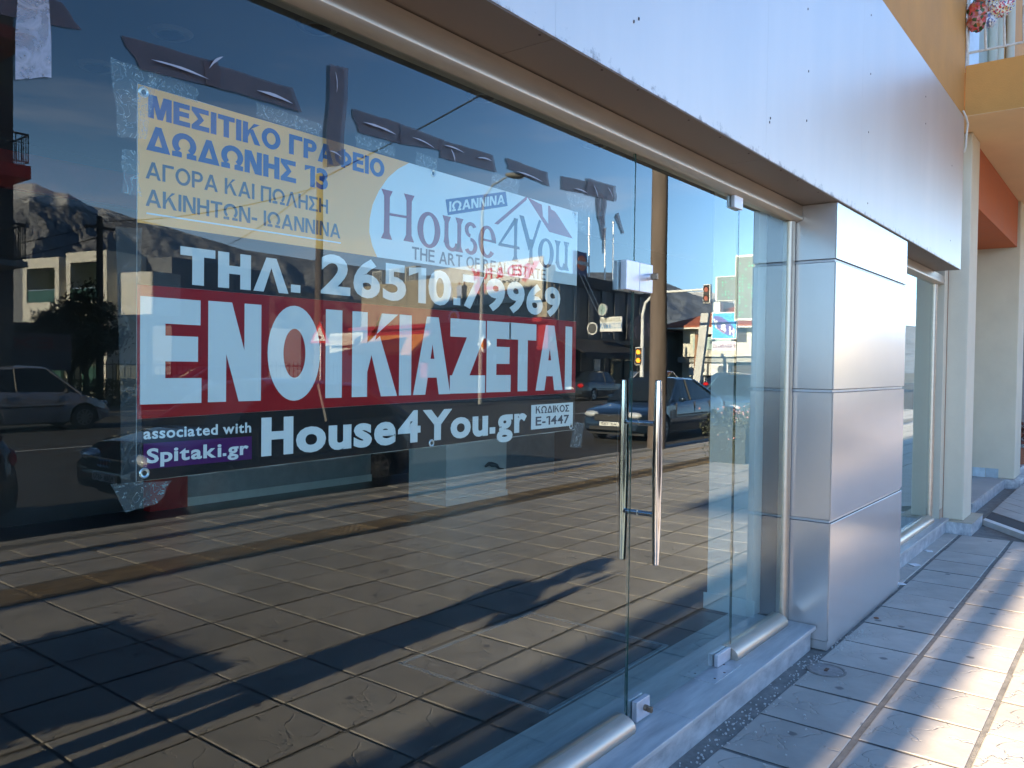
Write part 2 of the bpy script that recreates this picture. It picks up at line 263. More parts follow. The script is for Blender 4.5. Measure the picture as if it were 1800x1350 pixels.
# ================================================================== GROUND
ROADM = mat('asphalt', (.055, .052, .05), .82, 0, .22, 3, bump=.004, bs=120)
FARG = mat('far_ground', (.10, .095, .075), .95, 0, .4, .02)
SLAB = mat('moulded_paving_slab', (.44, .40, .35), .66, 0, .14, 5, bump=.003, bs=9, obj_var=.09)
def slate_detail(m):
    n = m.node_tree; b = n.nodes['Principled BSDF']; tcn = n.nodes['Texture Coordinate']
    # moulded riven lines: thin ridges from a warped noise, the same on every slab
    ns = n.nodes.new('ShaderNodeTexNoise'); ns.inputs['Scale'].default_value = 3.2; ns.inputs['Detail'].default_value = 4; ns.inputs['Distortion'].default_value = .5
    n.links.new(tcn.outputs['Object'], ns.inputs['Vector'])
    pp = n.nodes.new('ShaderNodeMath'); pp.operation = 'PINGPONG'; pp.inputs[1].default_value = .11; n.links.new(ns.outputs[0], pp.inputs[0])
    mr = n.nodes.new('ShaderNodeMapRange'); mr.inputs[1].default_value = 0; mr.inputs[2].default_value = .008; n.links.new(pp.outputs[0], mr.inputs[0])
    old = [x for x in n.nodes if x.type == 'BUMP'][0]
    bp = n.nodes.new('ShaderNodeBump'); bp.inputs['Distance'].default_value = .0042; bp.inputs['Strength'].default_value = 1
    n.links.new(mr.outputs[0], bp.inputs['Height']); n.links.new(old.outputs[0], bp.inputs['Normal']); n.links.new(bp.outputs[0], b.inputs['Normal'])
    # dark gum spots in world position
    g = n.nodes.new('ShaderNodeNewGeometry'); vo = n.nodes.new('ShaderNodeTexVoronoi'); vo.inputs['Scale'].default_value = 3.1; vo.voronoi_dimensions = '2D'
    dis = n.nodes.new('ShaderNodeTexNoise'); dis.inputs['Scale'].default_value = 30; n.links.new(g.outputs['Position'], dis.inputs['Vector'])
    ad = n.nodes.new('ShaderNodeMix'); ad.data_type = 'VECTOR'; ad.inputs['Factor'].default_value = .02
    n.links.new(g.outputs['Position'], ad.inputs['A']); n.links.new(dis.outputs[1], ad.inputs['B']); n.links.new(ad.outputs[1], vo.inputs['Vector'])
    lt = n.nodes.new('ShaderNodeMapRange'); lt.inputs[1].default_value = .045; lt.inputs[2].default_value = .075; lt.inputs[3].default_value = .68; lt.inputs[4].default_value = 0
    n.links.new(vo.outputs['Distance'], lt.inputs[0])
    sepc = n.nodes.new('ShaderNodeSeparateColor'); n.links.new(vo.outputs['Color'], sepc.inputs[0])
    gt = n.nodes.new('ShaderNodeMath'); gt.operation = 'GREATER_THAN'; gt.inputs[1].default_value = .7; n.links.new(sepc.outputs[0], gt.inputs[0])
    ml = n.nodes.new('ShaderNodeMath'); ml.operation = 'MULTIPLY'; n.links.new(lt.outputs[0], ml.inputs[0]); n.links.new(gt.outputs[0], ml.inputs[1])
    # broad grime patches
    gr = n.nodes.new('ShaderNodeTexNoise'); gr.inputs['Scale'].default_value = .9; gr.inputs['Detail'].default_value = 7; n.links.new(g.outputs['Position'], gr.inputs['Vector'])
    grm = n.nodes.new('ShaderNodeMapRange'); grm.inputs[1].default_value = .42; grm.inputs[2].default_value = .7; grm.inputs[3].default_value = 0; grm.inputs[4].default_value = .3; n.links.new(gr.outputs[0], grm.inputs[0])
    src = b.inputs['Base Color'].links[0].from_socket
    m1 = n.nodes.new('ShaderNodeMix'); m1.data_type = 'RGBA'; m1.inputs['B'].default_value = (.13, .12, .105, 1); n.links.new(grm.outputs[0], m1.inputs['Factor']); n.links.new(src, m1.inputs['A'])
    m2 = n.nodes.new('ShaderNodeMix'); m2.data_type = 'RGBA'; m2.inputs['B'].default_value = (.05, .05, .055, 1); n.links.new(ml.outputs[0], m2.inputs['Factor']); n.links.new(m1.outputs['Result'], m2.inputs['A'])
    n.links.new(m2.outputs['Result'], b.inputs['Base Color'])
slate_detail(SLAB)
BED = mat('mortar_bed', (.175, .165, .15), .9, 0, .35, 12, bump=.006, bs=140)
YEL = mat('yellow_tactile_slab', (.25, .18, .10), .8, 0, .35, 8, bump=.002, bs=60, obj_var=.08)
KERBM = mat('kerb_concrete', (.34, .32, .29), .8, 0, .2, 6, bump=.003, bs=40)
KY = -6.25
struct('ground', MB().box(-3000, 4000, -4500, 3000, -1.2, -.145), FARG)
struct('road', MB().box(-60, 200, -24.4, KY-.02, -.3, -.13), ROADM)
yard = MB().box(-60, 200, -70, -24.55, -.3, 0.0); struct('forecourt', yard, mat('forecourt_asphalt', (.09, .085, .075), .85, 0, .25, .6, bump=.004, bs=80))
pave = tag(MB().box(-30, 60, -6.06, 6, -.3, -.007).build('pavement', BED), kind='structure')
MP = .445; MY = .436; Y0 = -.238; XJ = 3.70
def slab_mesh(w2, d2, h=.04, bev=.003):
    pass
    a, b = w2/2, d2/2; i = bev
    vs = [(-a,-b,-h),(a,-b,-h),(a,b,-h),(-a,b,-h),(-a,-b,-i),(a,-b,-i),(a,b,-i),(-a,b,-i),(-a+i*1.6,-b+i*1.6,0),(a-i*1.6,-b+i*1.6,0),(a-i*1.6,b-i*1.6,0),(-a+i*1.6,b-i*1.6,0)]
    fs = [(0,1,5,4),(1,2,6,5),(2,3,7,6),(3,0,4,7),(4,5,9,8),(5,6,10,9),(6,7,11,10),(7,4,8,11),(8,9,10,11)]
    return vs, fs
SV, SF = slab_mesh(MP-.019, MY-.030)
slab_me = bpy.data.meshes.new('paving_slab'); slab_me.from_pydata(SV, [], SF); slab_me.materials.append(SLAB); thin_me = bpy.data.meshes.new('paving_slab'); thin_me.from_pydata(slab_mesh(MP-.017, MY-.015)[0], [], SF); thin_me.materials.append(SLAB); slab_me.materials.append(mat('shaded_slab_side', (.08, .075, .07), .95))  # slab sides coloured dark so the low sun leaves joint edges shaded
thin_me.materials.append(slab_me.materials[1])
for m_ in (slab_me, thin_me):
    for i, p_ in enumerate(m_.polygons): p_.material_index = 1 if i < 4 else 0
far_slabs = MB(); nsl = 0
for row in range(13):
    yc = Y0 - MY*(row+.5)
    if row == 9: continue
    for col in range(-36, 90):
        xc = XJ + MP*(col+.5)
        if xc > 9.0 and row < 2: continue
        near = row <= 8 and 1.4 < xc < 15.9
        if near and nsl < 296:
            o = bpy.data.objects.new('paving_slab', slab_me if row < 2 else thin_me); C.objects.link(o); o.parent = pave
            o.location = (xc+random.uniform(-.002, .002), yc+random.uniform(-.003, .003), random.uniform(-.0022, .001))
            o.rotation_euler = (random.uniform(-.003, .003), random.uniform(-.003, .003), random.uniform(-.004, .004)); nsl += 1
        else:
            dz = random.uniform(-.002, .001); far_slabs.add([(x+xc, y+yc, z+dz) for x, y, z in SV], SF)
o = far_slabs.build('distant_paving_slabs', SLAB, pave); tag(o, kind='stuff')
# slabs of the narrow row beside the second shop window
for col in range(6, 12):
    xc = XJ + MP*(col+.5); MB().box(xc-.2145, xc+.2145, -.222, -.06, -.05, -.002).build('paving_slab', SLAB, pave, bevel=.004, seg=1)
# ribbed yellow guide slabs, one row
rb = MB().box(-.2145, .2145, -.2, .2, -.04, -.001)
for k in range(5):
    yy = -.15+k*.075; rb.add([(-.2,yy-.018,-.001),(.2,yy-.018,-.001),(.2,yy+.018,-.001),(-.2,yy+.018,-.001),(-.197,yy-.010,.006),(.197,yy-.010,.006),(.197,yy+.010,.006),(-.197,yy+.010,.006)], [(4,5,6,7),(0,1,5,4),(1,2,6,5),(2,3,7,6),(3,0,4,7)])
bl = MB().box(-.2145, .2145, -.2, .2, -.04, -.001)
for i in range(6):
    for j in range(6):
        bl.cyl((-.17+i*.068, -.165+j*.066, -.001), (-.17+i*.068, -.165+j*.066, .006), .021, 7, .013)
yc = Y0-MY*9.5
rib_o = rb.build('guide_slab', YEL, pave, world=False); bli_o = bl.build('blister_slab', YEL, pave, world=False)
first = True
for col in range(-12, 40):
    xc = XJ + MP*(col+.5)
    if col == 3: o = bli_o
    elif first: o = rib_o; first = False
    else: o = rib_o.copy(); C.objects.link(o)
    o.location = (xc, yc, random.uniform(-.002, .001))
# worn yellow blister strip beside the kerb
ks = MB()
for i in range(-60, 150):
    xx = 3.7+i*.11
    for j in range(2):
        if random.random() < .9: ks.cyl((xx, -5.33-j*.08, -.003), (xx, -5.33-j*.08, .007), .03, 6, .018)
o = ks.build('blister_strip', YEL, pave); tag(o, kind='stuff')
kerb = bpy.data.objects.new('kerb', None); C.objects.link(kerb); kerb.location = (0, KY, 0); kerb['kind'] = 'structure'
kme = MB().box(-.495, .495, 0, .19, -.3, 0).build('kerb_stone', KERBM, kerb, world=False, bevel=.015)
kme.location = (-8, 0, 0)
for i in range(1, 46):
    c = kme.copy(); C.objects.link(c); c.location = (-8+i, random.uniform(-.004, .004), random.uniform(-.004, .003))
fk = tag(MB().box(-60, 200, -24.56, -24.4, -.3, .0).build('far_kerb', KERBM), kind='structure')
mk = MB()
for i in range(-4, 20): mk.box(i*6, i*6+2.6, -15.35, -15.22, -.128, -.126)
tag(mk.build('lane_marking', mat('road_paint', (.55, .55, .52), .7, 0, .3, 5)), kind='structure')

# ================================================================== SHOP FRONT
XR = 4.60
front = thing('glazed_frontage', 'glazed shop front with beige header frame and silver fascia beside the pavement', 'shop front', (0, 0, 0))
# header profile with a rounded bead
def profile(name, poly, x0, x1, m, par=front): return MB().prism(poly, 'x', x0, x1).build(name, m, par, smooth=True)
hp = [(.03, 2.545), (-.052, 2.545), (-.055, 2.49), (-.06, 2.478), (-.058, 2.466), (-.048, 2.459), (-.036, 2.458), (-.03, 2.455), (.03, 2.455)]
profile('header_frame', hp, -5, 4.745, ALU); profile('header_frame', hp, 6.47, 8.96, ALU)
jamb = [(4.675, .03), (4.675, -.006), (4.682, -.018), (4.695, -.024), (4.724, -.024), (4.738, -.018), (4.742, .03)]
MB().prism(jamb, 'z', .14, 2.453).build('jamb', ALU, front, smooth=True)
MB().prism([(x+4.11, y) for x, y in jamb], 'z', .14, 2.453).build('jamb', ALU, front, smooth=True)
MB().prism([(x+1.83, y) for x, y in jamb], 'z', .14, 2.453).build('jamb', ALU, front, smooth=True)
sp = [(.03, .1405), (-.058, .1405), (-.062, .152), (-.058, .172), (-.046, .187), (-.028, .197), (-.006, .204), (.03, .204)]
profile('bottom_rail', sp, -5, 2.862, ALU); profile('bottom_rail', sp, 3.90, 4.628, ALU); profile('bottom_rail', sp, 6.575, 8.738, ALU)
# panes
for nm, x0, x1, z0 in (('fixed_pane', -5, 2.882, .19), ('side_pane', 3.944, 4.69, .19), ('window_pane', 6.56, 8.75, .19)):
    B(nm, GLASS, front, x0, x1, -.005, .005, z0, 2.47)
door = thing('glass_door', 'frameless glass door with long steel pull handles and square corner fittings', 'door', (2.89, 0, .15))
B('leaf', GLASS, door, 2.889, 3.938, -.005, .005, .158, 2.452)
edge = mat('green_glass_edge', (.01, .06, .05), .15)
for x, z0, z1 in ((2.8825, .2, 2.455), (2.8885, .16, 2.455)): B('edge', edge, door, x, x+.0015, -.0055, .0055, z0, z1)
for x, z0, z1 in ((3.9385, .16, 2.455), (3.9425, .2, 2.455)): B('edge', edge, door, x, x+.0012, -.0055, .0055, z0, z1)
# handles: tapered bars joined through the glass
for sgn in (-1, 1):
    y = sgn*.082; x = 2.965
    hb = MB().tube([(x, y, z) for z in (.80, .803, .95, 1.18, 1.40, 1.548, 1.551)], [.010, .0135, .0175, .0205, .0175, .0135, .010], 20).build('pull_handle', CHROME, door, smooth=True)
    for z in (1.375, 1.005):
        MB().cyl((x, 0 if sgn < 0 else .006, z), (x, y, z), .0105, 14).build('stand_off', CHROME, hb, smooth=True)
LOCK = mat('pale_lock_plate', (.62, .62, .66), .35, .5, .08, 20)
lk = thing('door_lock', 'square two-plate steel lock holding the glass door edge at head height', 'lock', (2.88, 0, 1.96))
for s in (-1, 1):
    y0, y1 = (-.034, -.006) if s < 0 else (.006, .03)
    B('keeper_plate', LOCK, lk, 2.778, 2.881, y0, y1, 1.905, 2.02, bevel=.002)
    B('lock_plate', LOCK, lk, 2.8845, 2.992, y0, y1, 1.905, 2.02, bevel=.002)
MB().cyl((2.95, -.034, 1.968), (2.95, -.052, 1.968), .014, 14).build('cylinder', STEEL, lk, smooth=True)
MB().box(2.943, 2.957, -.078, -.052, 1.955, 1.981).build('thumb_turn', mat('worn_brass', (.22, .16, .11), .4, .7), lk, bevel=.003)
bl_ = thing('floor_lock', 'small square steel lock plate low on the glass door above the marble', 'lock', (2.98, 0, .17))
for y0, y1 in ((-.030, -.006), (.006, .028)): B('plate', LOCK, bl_, 2.925, 3.035, y0, y1, .152, .235, bevel=.002)
MB().cyl((2.99, -.030, .196), (2.99, -.044, .196), .013, 12).build('cylinder', mat('worn_brass', (0,0,0)), bl_, smooth=True)
MB().box(2.983, 2.997, -.066, -.044, .182, .206).build('thumb_turn', mat('worn_brass', (0,0,0)), bl_, bevel=.003)
hg = thing('top_patch_fitting', 'small white patch fitting at the top corner of the glass door', 'hinge', (3.88, 0, 2.43))
for y0, y1 in ((-.026, -.006), (.006, .026)): B('plate', LOCK, hg, 3.835, 3.94, y0, y1, 2.395, 2.457, bevel=.002)
hb_ = thing('bottom_patch_fitting', 'low steel pivot fitting at the bottom corner of the glass door beside the rail', 'hinge', (3.8, 0, .15))
for y0, y1 in ((-.026, -.006), (.006, .026)): B('plate', LOCK, hb_, 3.735, 3.892, y0, y1, .146, .205, bevel=.002)
fp = B('floor_plate', mat('dull_plate', (.48, .49, .5), .45, .3, .15, 15), None, 3.54, 3.86, -.095, .06, .1405, .1445)
tag(fp, 'thin metal floor spring plate set in the marble sill under the door pivot', 'plate')
for x, y in ((3.60, -.07), (3.60, .03), (3.70, -.075), (3.80, -.03)):
    MB().cyl((x, y, .1445), (x, y, .1455), .006, 8).build('screw', mat('rusty_screw', (.10, .05, .03), .7), fp)
# marble sills
sill = thing('marble_sill', 'pale grey veined marble step under the shop window and door', 'step', (0, -.1, 0))
sx = [-5, -3.3, -1.6, .1, 1.75, 3.13, 4.735]
for a, b in zip(sx, sx[1:]):
    B('tread_slab', MARBLE, sill, a+.0008, b-.0008, -.185, .30, .118, .1405, bevel=.003)
rx = [-5, -3.6, -2.2, -.8, .6, 2.0, 3.42, 4.735]
for a, b in zip(rx, rx[1:]): B('riser_slab', MARBLE2, sill, a+.0008, b-.0008, -.155, .2, -.05, .1175, bevel=.0015, seg=1)
sill2 = thing('window_sill_step', 'second marble step under the far shop window past the silver pillar', 'step', (7.7, -.1, 0))
B('tread_slab', MARBLE, sill2, 6.47, 7.8, -.13, .30, .118, .1405, bevel=.003); B('tread_slab', MARBLE, sill2, 7.802, 9.08, -.13, .30, .118, .1405, bevel=.003)
B('riser_slab', MARBLE2, sill2, 6.47, 7.4, -.105, .2, -.05, .1175); B('riser_slab', MARBLE2, sill2, 7.402, 9.05, -.105, .2, -.05, .1175)
# fascia
fas = thing('fascia', 'tall silver composite fascia band above the shop windows, stained along its lower edge', 'fascia', (0, -.26, 2.55))
def fascia_mat():
    m = ALUF; n = m.node_tree; b = n.nodes['Principled BSDF']; src = b.inputs['Base Color'].links[0].from_socket
    tcn = n.nodes['Texture Coordinate']; g = n.nodes.new('ShaderNodeNewGeometry'); sp_ = n.nodes.new('ShaderNodeSeparateXYZ'); n.links.new(g.outputs['Position'], sp_.inputs[0])
    # grime that creeps up from the drip edge
    ns = n.nodes.new('ShaderNodeTexNoise'); ns.inputs['Scale'].default_value = 16; ns.inputs['Detail'].default_value = 9; ns.inputs['Roughness'].default_value = .75
    n.links.new(g.outputs['Position'], ns.inputs['Vector'])
    mr = n.nodes.new('ShaderNodeMapRange'); mr.inputs[1].default_value = 2.55; mr.inputs[2].default_value = 2.62; mr.inputs[3].default_value = .22; mr.inputs[4].default_value = -.03; n.links.new(sp_.outputs['Z'], mr.inputs[0])
    ad = n.nodes.new('ShaderNodeMath'); ad.operation = 'ADD'; n.links.new(ns.outputs[0], ad.inputs[0]); n.links.new(mr.outputs[0], ad.inputs[1])
    gt = n.nodes.new('ShaderNodeMapRange'); gt.inputs[1].default_value = .68; gt.inputs[2].default_value = .80; gt.inputs[4].default_value = .75; n.links.new(ad.outputs[0], gt.inputs[0])
    mm = n.nodes.new('ShaderNodeMix'); mm.data_type = 'RGBA'; mm.inputs['B'].default_value = (.16, .12, .11, 1); n.links.new(gt.outputs[0], mm.inputs['Factor']); n.links.new(src, mm.inputs['A']); n.links.new(mm.outputs['Result'], b.inputs['Base Color'])
fascia_mat()
fx = [-5, -3.1, -1.2, .36, 1.95, 3.61, 5.15, 6.85, 8.55]
for a, b in zip(fx, fx[1:]): B('fascia_panel', ALUF, fas, a+.0004, b-.0004, -.262, -.256, 2.553, 3.955)
B('fascia_core', GROOVE, fas, -5, 8.548, -.2555, -.02, 2.556, 3.95)
for a, b in zip(fx, fx[1:]): B('soffit_panel', SOFF, fas, a+.0009, b-.0009, -.259, -.0, 2.549, 2.5545)
RUST = mat('rust_hole', (.05, .03, .03), .8)
rv = []
for X, zs in ((5.3, (3.77, 3.42, 3.06, 2.63)), (3.65, (3.5, 2.72, 2.74)), (2.42, (2.75, 2.77)), (6.9, (3.7, 3.5)), (4.15, (3.4, 3.1, 2.85)), (8.0, (2.75, 3.4))):
    for z in zs:
        xx = X+random.uniform(-.02, .02); MB().prism([(xx-.002, z-.005), (xx+.002, z-.004), (xx+.0025, z+.005), (xx-.002, z+.006)], 'y', -.2645, -.262).build('rivet_mark', RUST, fas)
for i in range(22):
    xx = 1.2+i*.33+random.uniform(-.06, .06); yy = -.243+random.uniform(0, .01)
    if xx < 8.4: MB().cyl((xx, yy, 2.5475), (xx, yy, 2.549), .0045, 6).build('rivet_mark', RUST, fas)
# pillar clad in panels
pil = thing('clad_pillar', 'square pillar clad in stacked silver panels between the door and the far window', 'pillar', (5.6, -.12, 0))
B('core', GROOVE, pil, 4.768, 6.452, -.225, .2, 0.0, 2.548)
zz = [(.055, .728), (.748, 1.472), (1.492, 2.212), (2.232, 2.547)]
for z0, z1 in zz:
    B('front_panel', ALUP, pil, 4.752, 6.47, -.247, -.2415, z0, z1, bevel=.0012, seg=1)
    B('side_panel', ALUP, pil, 4.750, 4.756, -.2405, -.0, z0, z1, bevel=.0012, seg=1)
    B('side_panel', ALUP, pil, 6.464, 6.47, -.2405, -.0, z0, z1)
for (a, z0), (z1, b) in zip(zz, zz[1:]):
    B('joint_rail', RAIL, pil, 4.7605, 6.46, -.236, 0, z0+.003, z1-.004)
B('plinth_strip', ALUP, pil, 4.7605, 6.46, -.238, 0, .0, .05)
# ---------------- interior
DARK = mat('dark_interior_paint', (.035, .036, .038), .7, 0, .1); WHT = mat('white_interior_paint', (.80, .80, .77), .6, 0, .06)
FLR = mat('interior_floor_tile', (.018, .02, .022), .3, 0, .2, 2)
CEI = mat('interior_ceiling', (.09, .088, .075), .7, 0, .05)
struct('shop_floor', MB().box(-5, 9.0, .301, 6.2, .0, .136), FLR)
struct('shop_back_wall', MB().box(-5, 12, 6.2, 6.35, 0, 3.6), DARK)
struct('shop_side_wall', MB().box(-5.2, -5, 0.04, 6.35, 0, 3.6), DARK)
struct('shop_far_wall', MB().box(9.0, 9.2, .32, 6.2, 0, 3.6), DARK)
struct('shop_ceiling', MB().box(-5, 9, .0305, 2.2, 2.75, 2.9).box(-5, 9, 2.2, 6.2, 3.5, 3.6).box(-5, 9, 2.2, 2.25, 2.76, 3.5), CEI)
MB_ = MB().box(-5, 12, 6.12, 6.198, 3.08, 3.40)
tag(MB_.build('wall_band', mat('red_wall_band', (.50, .04, .03), .5)), 'red painted band high on the shop back wall seen through the glass', 'wall band')
lc = thing('low_counter', 'long low white partition with a red end at the back of the empty shop', 'counter', (5.6, 6.0, .136))
B('white_panel', mat('dull_white_laminate', (.36, .38, .40), .5), lc, 4.5, 7.0, 6.02, 6.1, .136, 1.15); B('red_end', mat('red_laminate', (.42, .01, .01), .4), lc, 4.1, 4.495, 5.98, 6.1, .136, 1.2); B('skirting', WHT, lc, 4.5, 7.0, 6.0, 6.02, .137, .22)
pd = thing('white_plinth', 'square white plinth standing on the shop floor, bright under the banner corner', 'plinth', (6.75, 4.3, .136))
B('body', mat('bright_white_laminate', (.85, .85, .84), .4, 0, .03), pd, 6.25, 7.26, 4.06, 4.6, .138, .95); B('skirting', WHT, pd, 6.24, 7.27, 4.045, 4.0595, .1385, .2)
cb = MB().tube([(6.85, 4.03, .50), (6.9, 4.02, .53), (6.96, 4.02, .515), (7.03, 4.02, .50), (7.08, 4.02, .46), (7.16, 4.02, .45)], [.012, .02, .03, .02, .012, .006], 7)
tag(cb.build('cable_end', mat('grey_cable', (.12, .13, .12), .6), smooth=True), 'crumpled grey cable end sticking out of the bright white plinth', 'cable')
gr2 = B('grey_partition', mat('grey_partition_paint', (.33, .36, .38), .6), None, 7.3, 8.99, 4.6, 4.7, .137, 1.3); tag(gr2, 'low grey partition behind the bright white plinth inside the shop', 'partition')
ip = thing('inner_pier', 'narrow white pier with skirting just inside the glass beside the door', 'pier', (4.8, .3, .136))
B('shaft', WHT, ip, 4.64, 4.99, .16, .44, .1415, 2.748); B('skirting', WHT, ip, 4.628, 4.6395, .14, .46, .1415, .24, bevel=.003)
B('socket', LOCK, ip, 4.634, 4.6395, .27, .30, .50, .54)
MATF = mat('mat_well_frame', (.36, .42, .46), .35, .6)
mw = thing('mat_well', 'empty rectangular mat well with thin metal frame in the shop floor behind the door', 'mat well', (3.35, .7, .136))
for a in ((2.80, 3.89, .318, .335), (2.80, 3.89, 1.205, 1.222), (2.80, 2.817, .3355, 1.2045), (3.873, 3.89, .3355, 1.2045)): B('frame_strip', MATF, mw, a[0], a[1], a[2], a[3], .1365, .1425)
B('well_floor', mat('dark_mat', (.02, .02, .022), .95), mw, 2.818, 3.872, .336, 1.2035, .1362, .1368)
lampm = mat('downlight_ring', (.16, .15, .13), .4)
for i, (x, y, lb) in enumerate(((1.80, .62, 'round recessed ceiling downlight nearest the top of the photo'), (2.68, .62, 'round recessed downlight above the middle of the banner, between two others'), (3.59, .63, 'round recessed downlight above the glass door lock'), (1.53, 1.08, 'faint round downlight deeper inside, over the banner corner'), (1.53, 1.62, 'faintest round downlight deep inside the shop at upper left'))):
    d = thing('downlight', lb, 'ceiling light', (x, y, 2.75), group='recessed ceiling downlights')
    MB().tube([(0, 0, -.001), (0, 0, -.012)], [.075, .062], 24).build('trim_ring', lampm, d, False, smooth=True)
    MB().tube([(0, 0, -.0125), (0, 0, -.02)], [.045, .03], 16).build('reflector', BLACK, d, False, smooth=True)
# ---------------- banner
ban = thing('banner', 'large plastic rental banner with Greek lettering hung inside the shop window', 'banner', (1.68, .02, 1.76))
YB = .020
def flat(name, poly, m, y, par=ban, th=.0003): return MB().prism(poly, 'y', y, y+th).build(name, m, par)
VY = mat('banner_yellow', (.95, .42, .09), .5, 0, .04, 3, bump=.004, bs=2.5, spec=.2); VW = mat('banner_white', (.74, .75, .76), .5, 0, .02, bump=.004, bs=2.5, spec=.2); VB = mat('banner_black', (.008, .009, .012), .5, 0, .1, bump=.004, bs=2.5, spec=.15)
VR = mat('banner_red', (.34, .006, .012), .5, 0, .06, 3, bump=.004, bs=2.5, spec=.15); VBL = mat('banner_blue', (.012, .05, .20), .5, 0, .05, spec=.2); VG = mat('banner_slate', (.06, .06, .085), .5, 0, .05, spec=.2)
VM = mat('banner_magenta', (.25, .008, .045), .5, 0, .05, spec=.2); VN = mat('banner_navy', (.012, .03, .10), .5, 0, .05, spec=.2); VP = mat('banner_purple', (.07, .01, .10), .5, 0, .05, spec=.15)
ZT, ZBOT = 2.172, 1.352
# sheet with slight waviness
sh = MB(); NX, NZ = 60, 10
for i in range(NX+1):
    for j in range(NZ+1):
        x = .859+(2.511-.859)*i/NX; zt = 2.172-.006*i/NX; zb = 1.349+.02*i/NX
        sh.v.append((x, YB+.0016+.0012*math.sin(i*.9), zb+(zt-zb)*j/NZ))
for i in range(NX):
    for j in range(NZ): a = i*(NZ+1)+j; sh.f.append((a, a+NZ+1, a+NZ+2, a+1))
sh.build('sheet', mat('banner_backing', (.5, .5, .5), .5), ban, smooth=True)
y1, y2, y3 = YB, YB-.0006, YB-.0012
ell = [(1.644, 2.169), (1.60, 2.143), (1.563, 2.112), (1.53, 2.07), (1.508, 2.03), (1.498, 1.99), (1.497, 1.955), (1.508, 1.92), (1.526, 1.890)]
flat('yellow_field', [(.860, 1.887), (1.526, 1.8905)] + ell[::-1][1:] + [(.860, 2.171)], VY, y1)
flat('white_field', [(1.5265, 1.8906), (2.510, 1.898), (2.510, 2.166), (1.6445, 2.169)] + ell[1:-1], VW, y1)
flat('black_field', [(.860, 1.760), (2.510, 1.767), (2.510, 1.8975), (.860, 1.8865)], VB, y1)
flat('red_field', [(.860, 1.480), (2.510, 1.506), (2.510, 1.7665), (.860, 1.7595)], VR, y1)
flat('black_field', [(.860, 1.350), (2.510, 1.371), (2.510, 1.5055), (.860, 1.4795)], VB, y1)
flat('purple_box', [(.874, 1.374), (1.136, 1.374), (1.136, 1.428), (.874, 1.428)], VP, y2)
flat('code_box', [(2.239, 1.384), (2.496, 1.386), (2.496, 1.471), (2.239, 1.468)], VW, y2)
flat('rule', [(.879, 1.907), (1.399, 1.911), (1.399, 1.9145), (.879, 1.9105)], VW, y2)
def T(s, m, x0, x1, z0, z1, y=y2, bold=.035, name='lettering', sh_=0): return text(name, s, m, ban, x0, x1, z0, z1, y, bold, shear=sh_)
T('ΜΕΣΙΤΙΚΟ ΓΡΑΦΕΙΟ', VBL, .882, 1.549, 2.108, 2.156, bold=.07)
T('ΔΩΔΩΝΗΣ 13', VBL, .878, 1.355, 2.040, 2.092, bold=.07)
T('ΑΓΟΡΑ ΚΑΙ ΠΩΛΗΣΗ', VG, .877, 1.356, 1.981, 2.017, bold=.03)
T('ΑΚΙΝΗΤΩΝ- ΙΩΑΝΝΙΝΑ', VG, .877, 1.397, 1.924, 1.960, bold=.03)
T('ΤΗΛ.', VW, .955, 1.272, 1.769, 1.850, bold=.075)
T('26510.79969', VW, 1.335, 2.404, 1.778, 1.880, bold=.06)
# tall condensed headline letters, each fitted to its own span
spans = [('Ε', .866, 1.006), ('Ν', 1.022, 1.160), ('Ο', 1.178, 1.334), ('Ι', 1.352, 1.406), ('Κ', 1.440, 1.606), ('Ι', 1.612, 1.660), ('Α', 1.668, 1.826), ('Ζ', 1.824, 1.990), ('Ε', 1.996, 2.122), ('Τ', 2.112, 2.262), ('Α', 2.262, 2.426), ('Ι', 2.440, 2.484)]
for ch, a, b in spans:
    z0 = 1.510+.008*(a-.866)/1.6; z1 = 1.736+.010*(a-.866)/1.6; T(ch, VW, a, b, z0, z1, bold=.085 if ch != 'Ι' else .05)
T('associated with', VW, .874, 1.134, 1.437, 1.461, bold=.04)
T('Spitaki.gr', VW, .881, 1.127, 1.386, 1.417, y=y3, bold=.05)
T('House4You.gr', VW, 1.162, 2.214, 1.378, 1.470, bold=.065)
T('ΚΩΔΙΚΟΣ', VG, 2.264, 2.471, 1.438, 1.463, y=y3, bold=.04); T('Ε-1447', VG, 2.264, 2.471, 1.396, 1.427, y=y3, bold=.04)
T('THE ART OF REAL ESTATE', VG, 1.658, 2.312, 1.900, 1.936, bold=.03)
# house logo lettering in flared strokes
lg = MB()
def poly(pts): lg.prism(pts, 'y', y2, y2+.0003)
def stem(x, z0, z1, wd, fl=.006, top=True, bot=True):
    h = wd/2; n = h*.72
    poly([(x-h-(fl if bot else 0), z0), (x+h+(fl if bot else 0), z0), (x+n, z0+.018), (x+n*.92, (z0+z1)/2), (x+n, z1-.018), (x+h+(fl if top else 0), z1), (x-h-(fl if top else 0), z1), (x-n, z1-.018), (x-n*.92, (z0+z1)/2), (x-n, z0+.018)])
def ring(cx, cz, rx, rz, tv, th, a0=0, a1=360, n=36):
    st = []
    for i in range(n+1):
        a = R(a0+(a1-a0)*i/n); t = abs(math.cos(a)); wx = tv; st.append(((cx+rx*math.cos(a), cz+rz*math.sin(a)), (cx+(rx-tv)*math.cos(a), cz+(rz-th)*math.sin(a))))
    for (o0, i0), (o1, i1) in zip(st, st[1:]): poly([o0, o1, i1, i0])
stem(1.560, 1.944, 2.078, .030); stem(1.645, 1.948, 2.080, .030); poly([(1.570, 2.010), (1.636, 2.012), (1.636, 2.019), (1.570, 2.017)])
ring(1.727, 1.992, .048, .052, .024, .010)
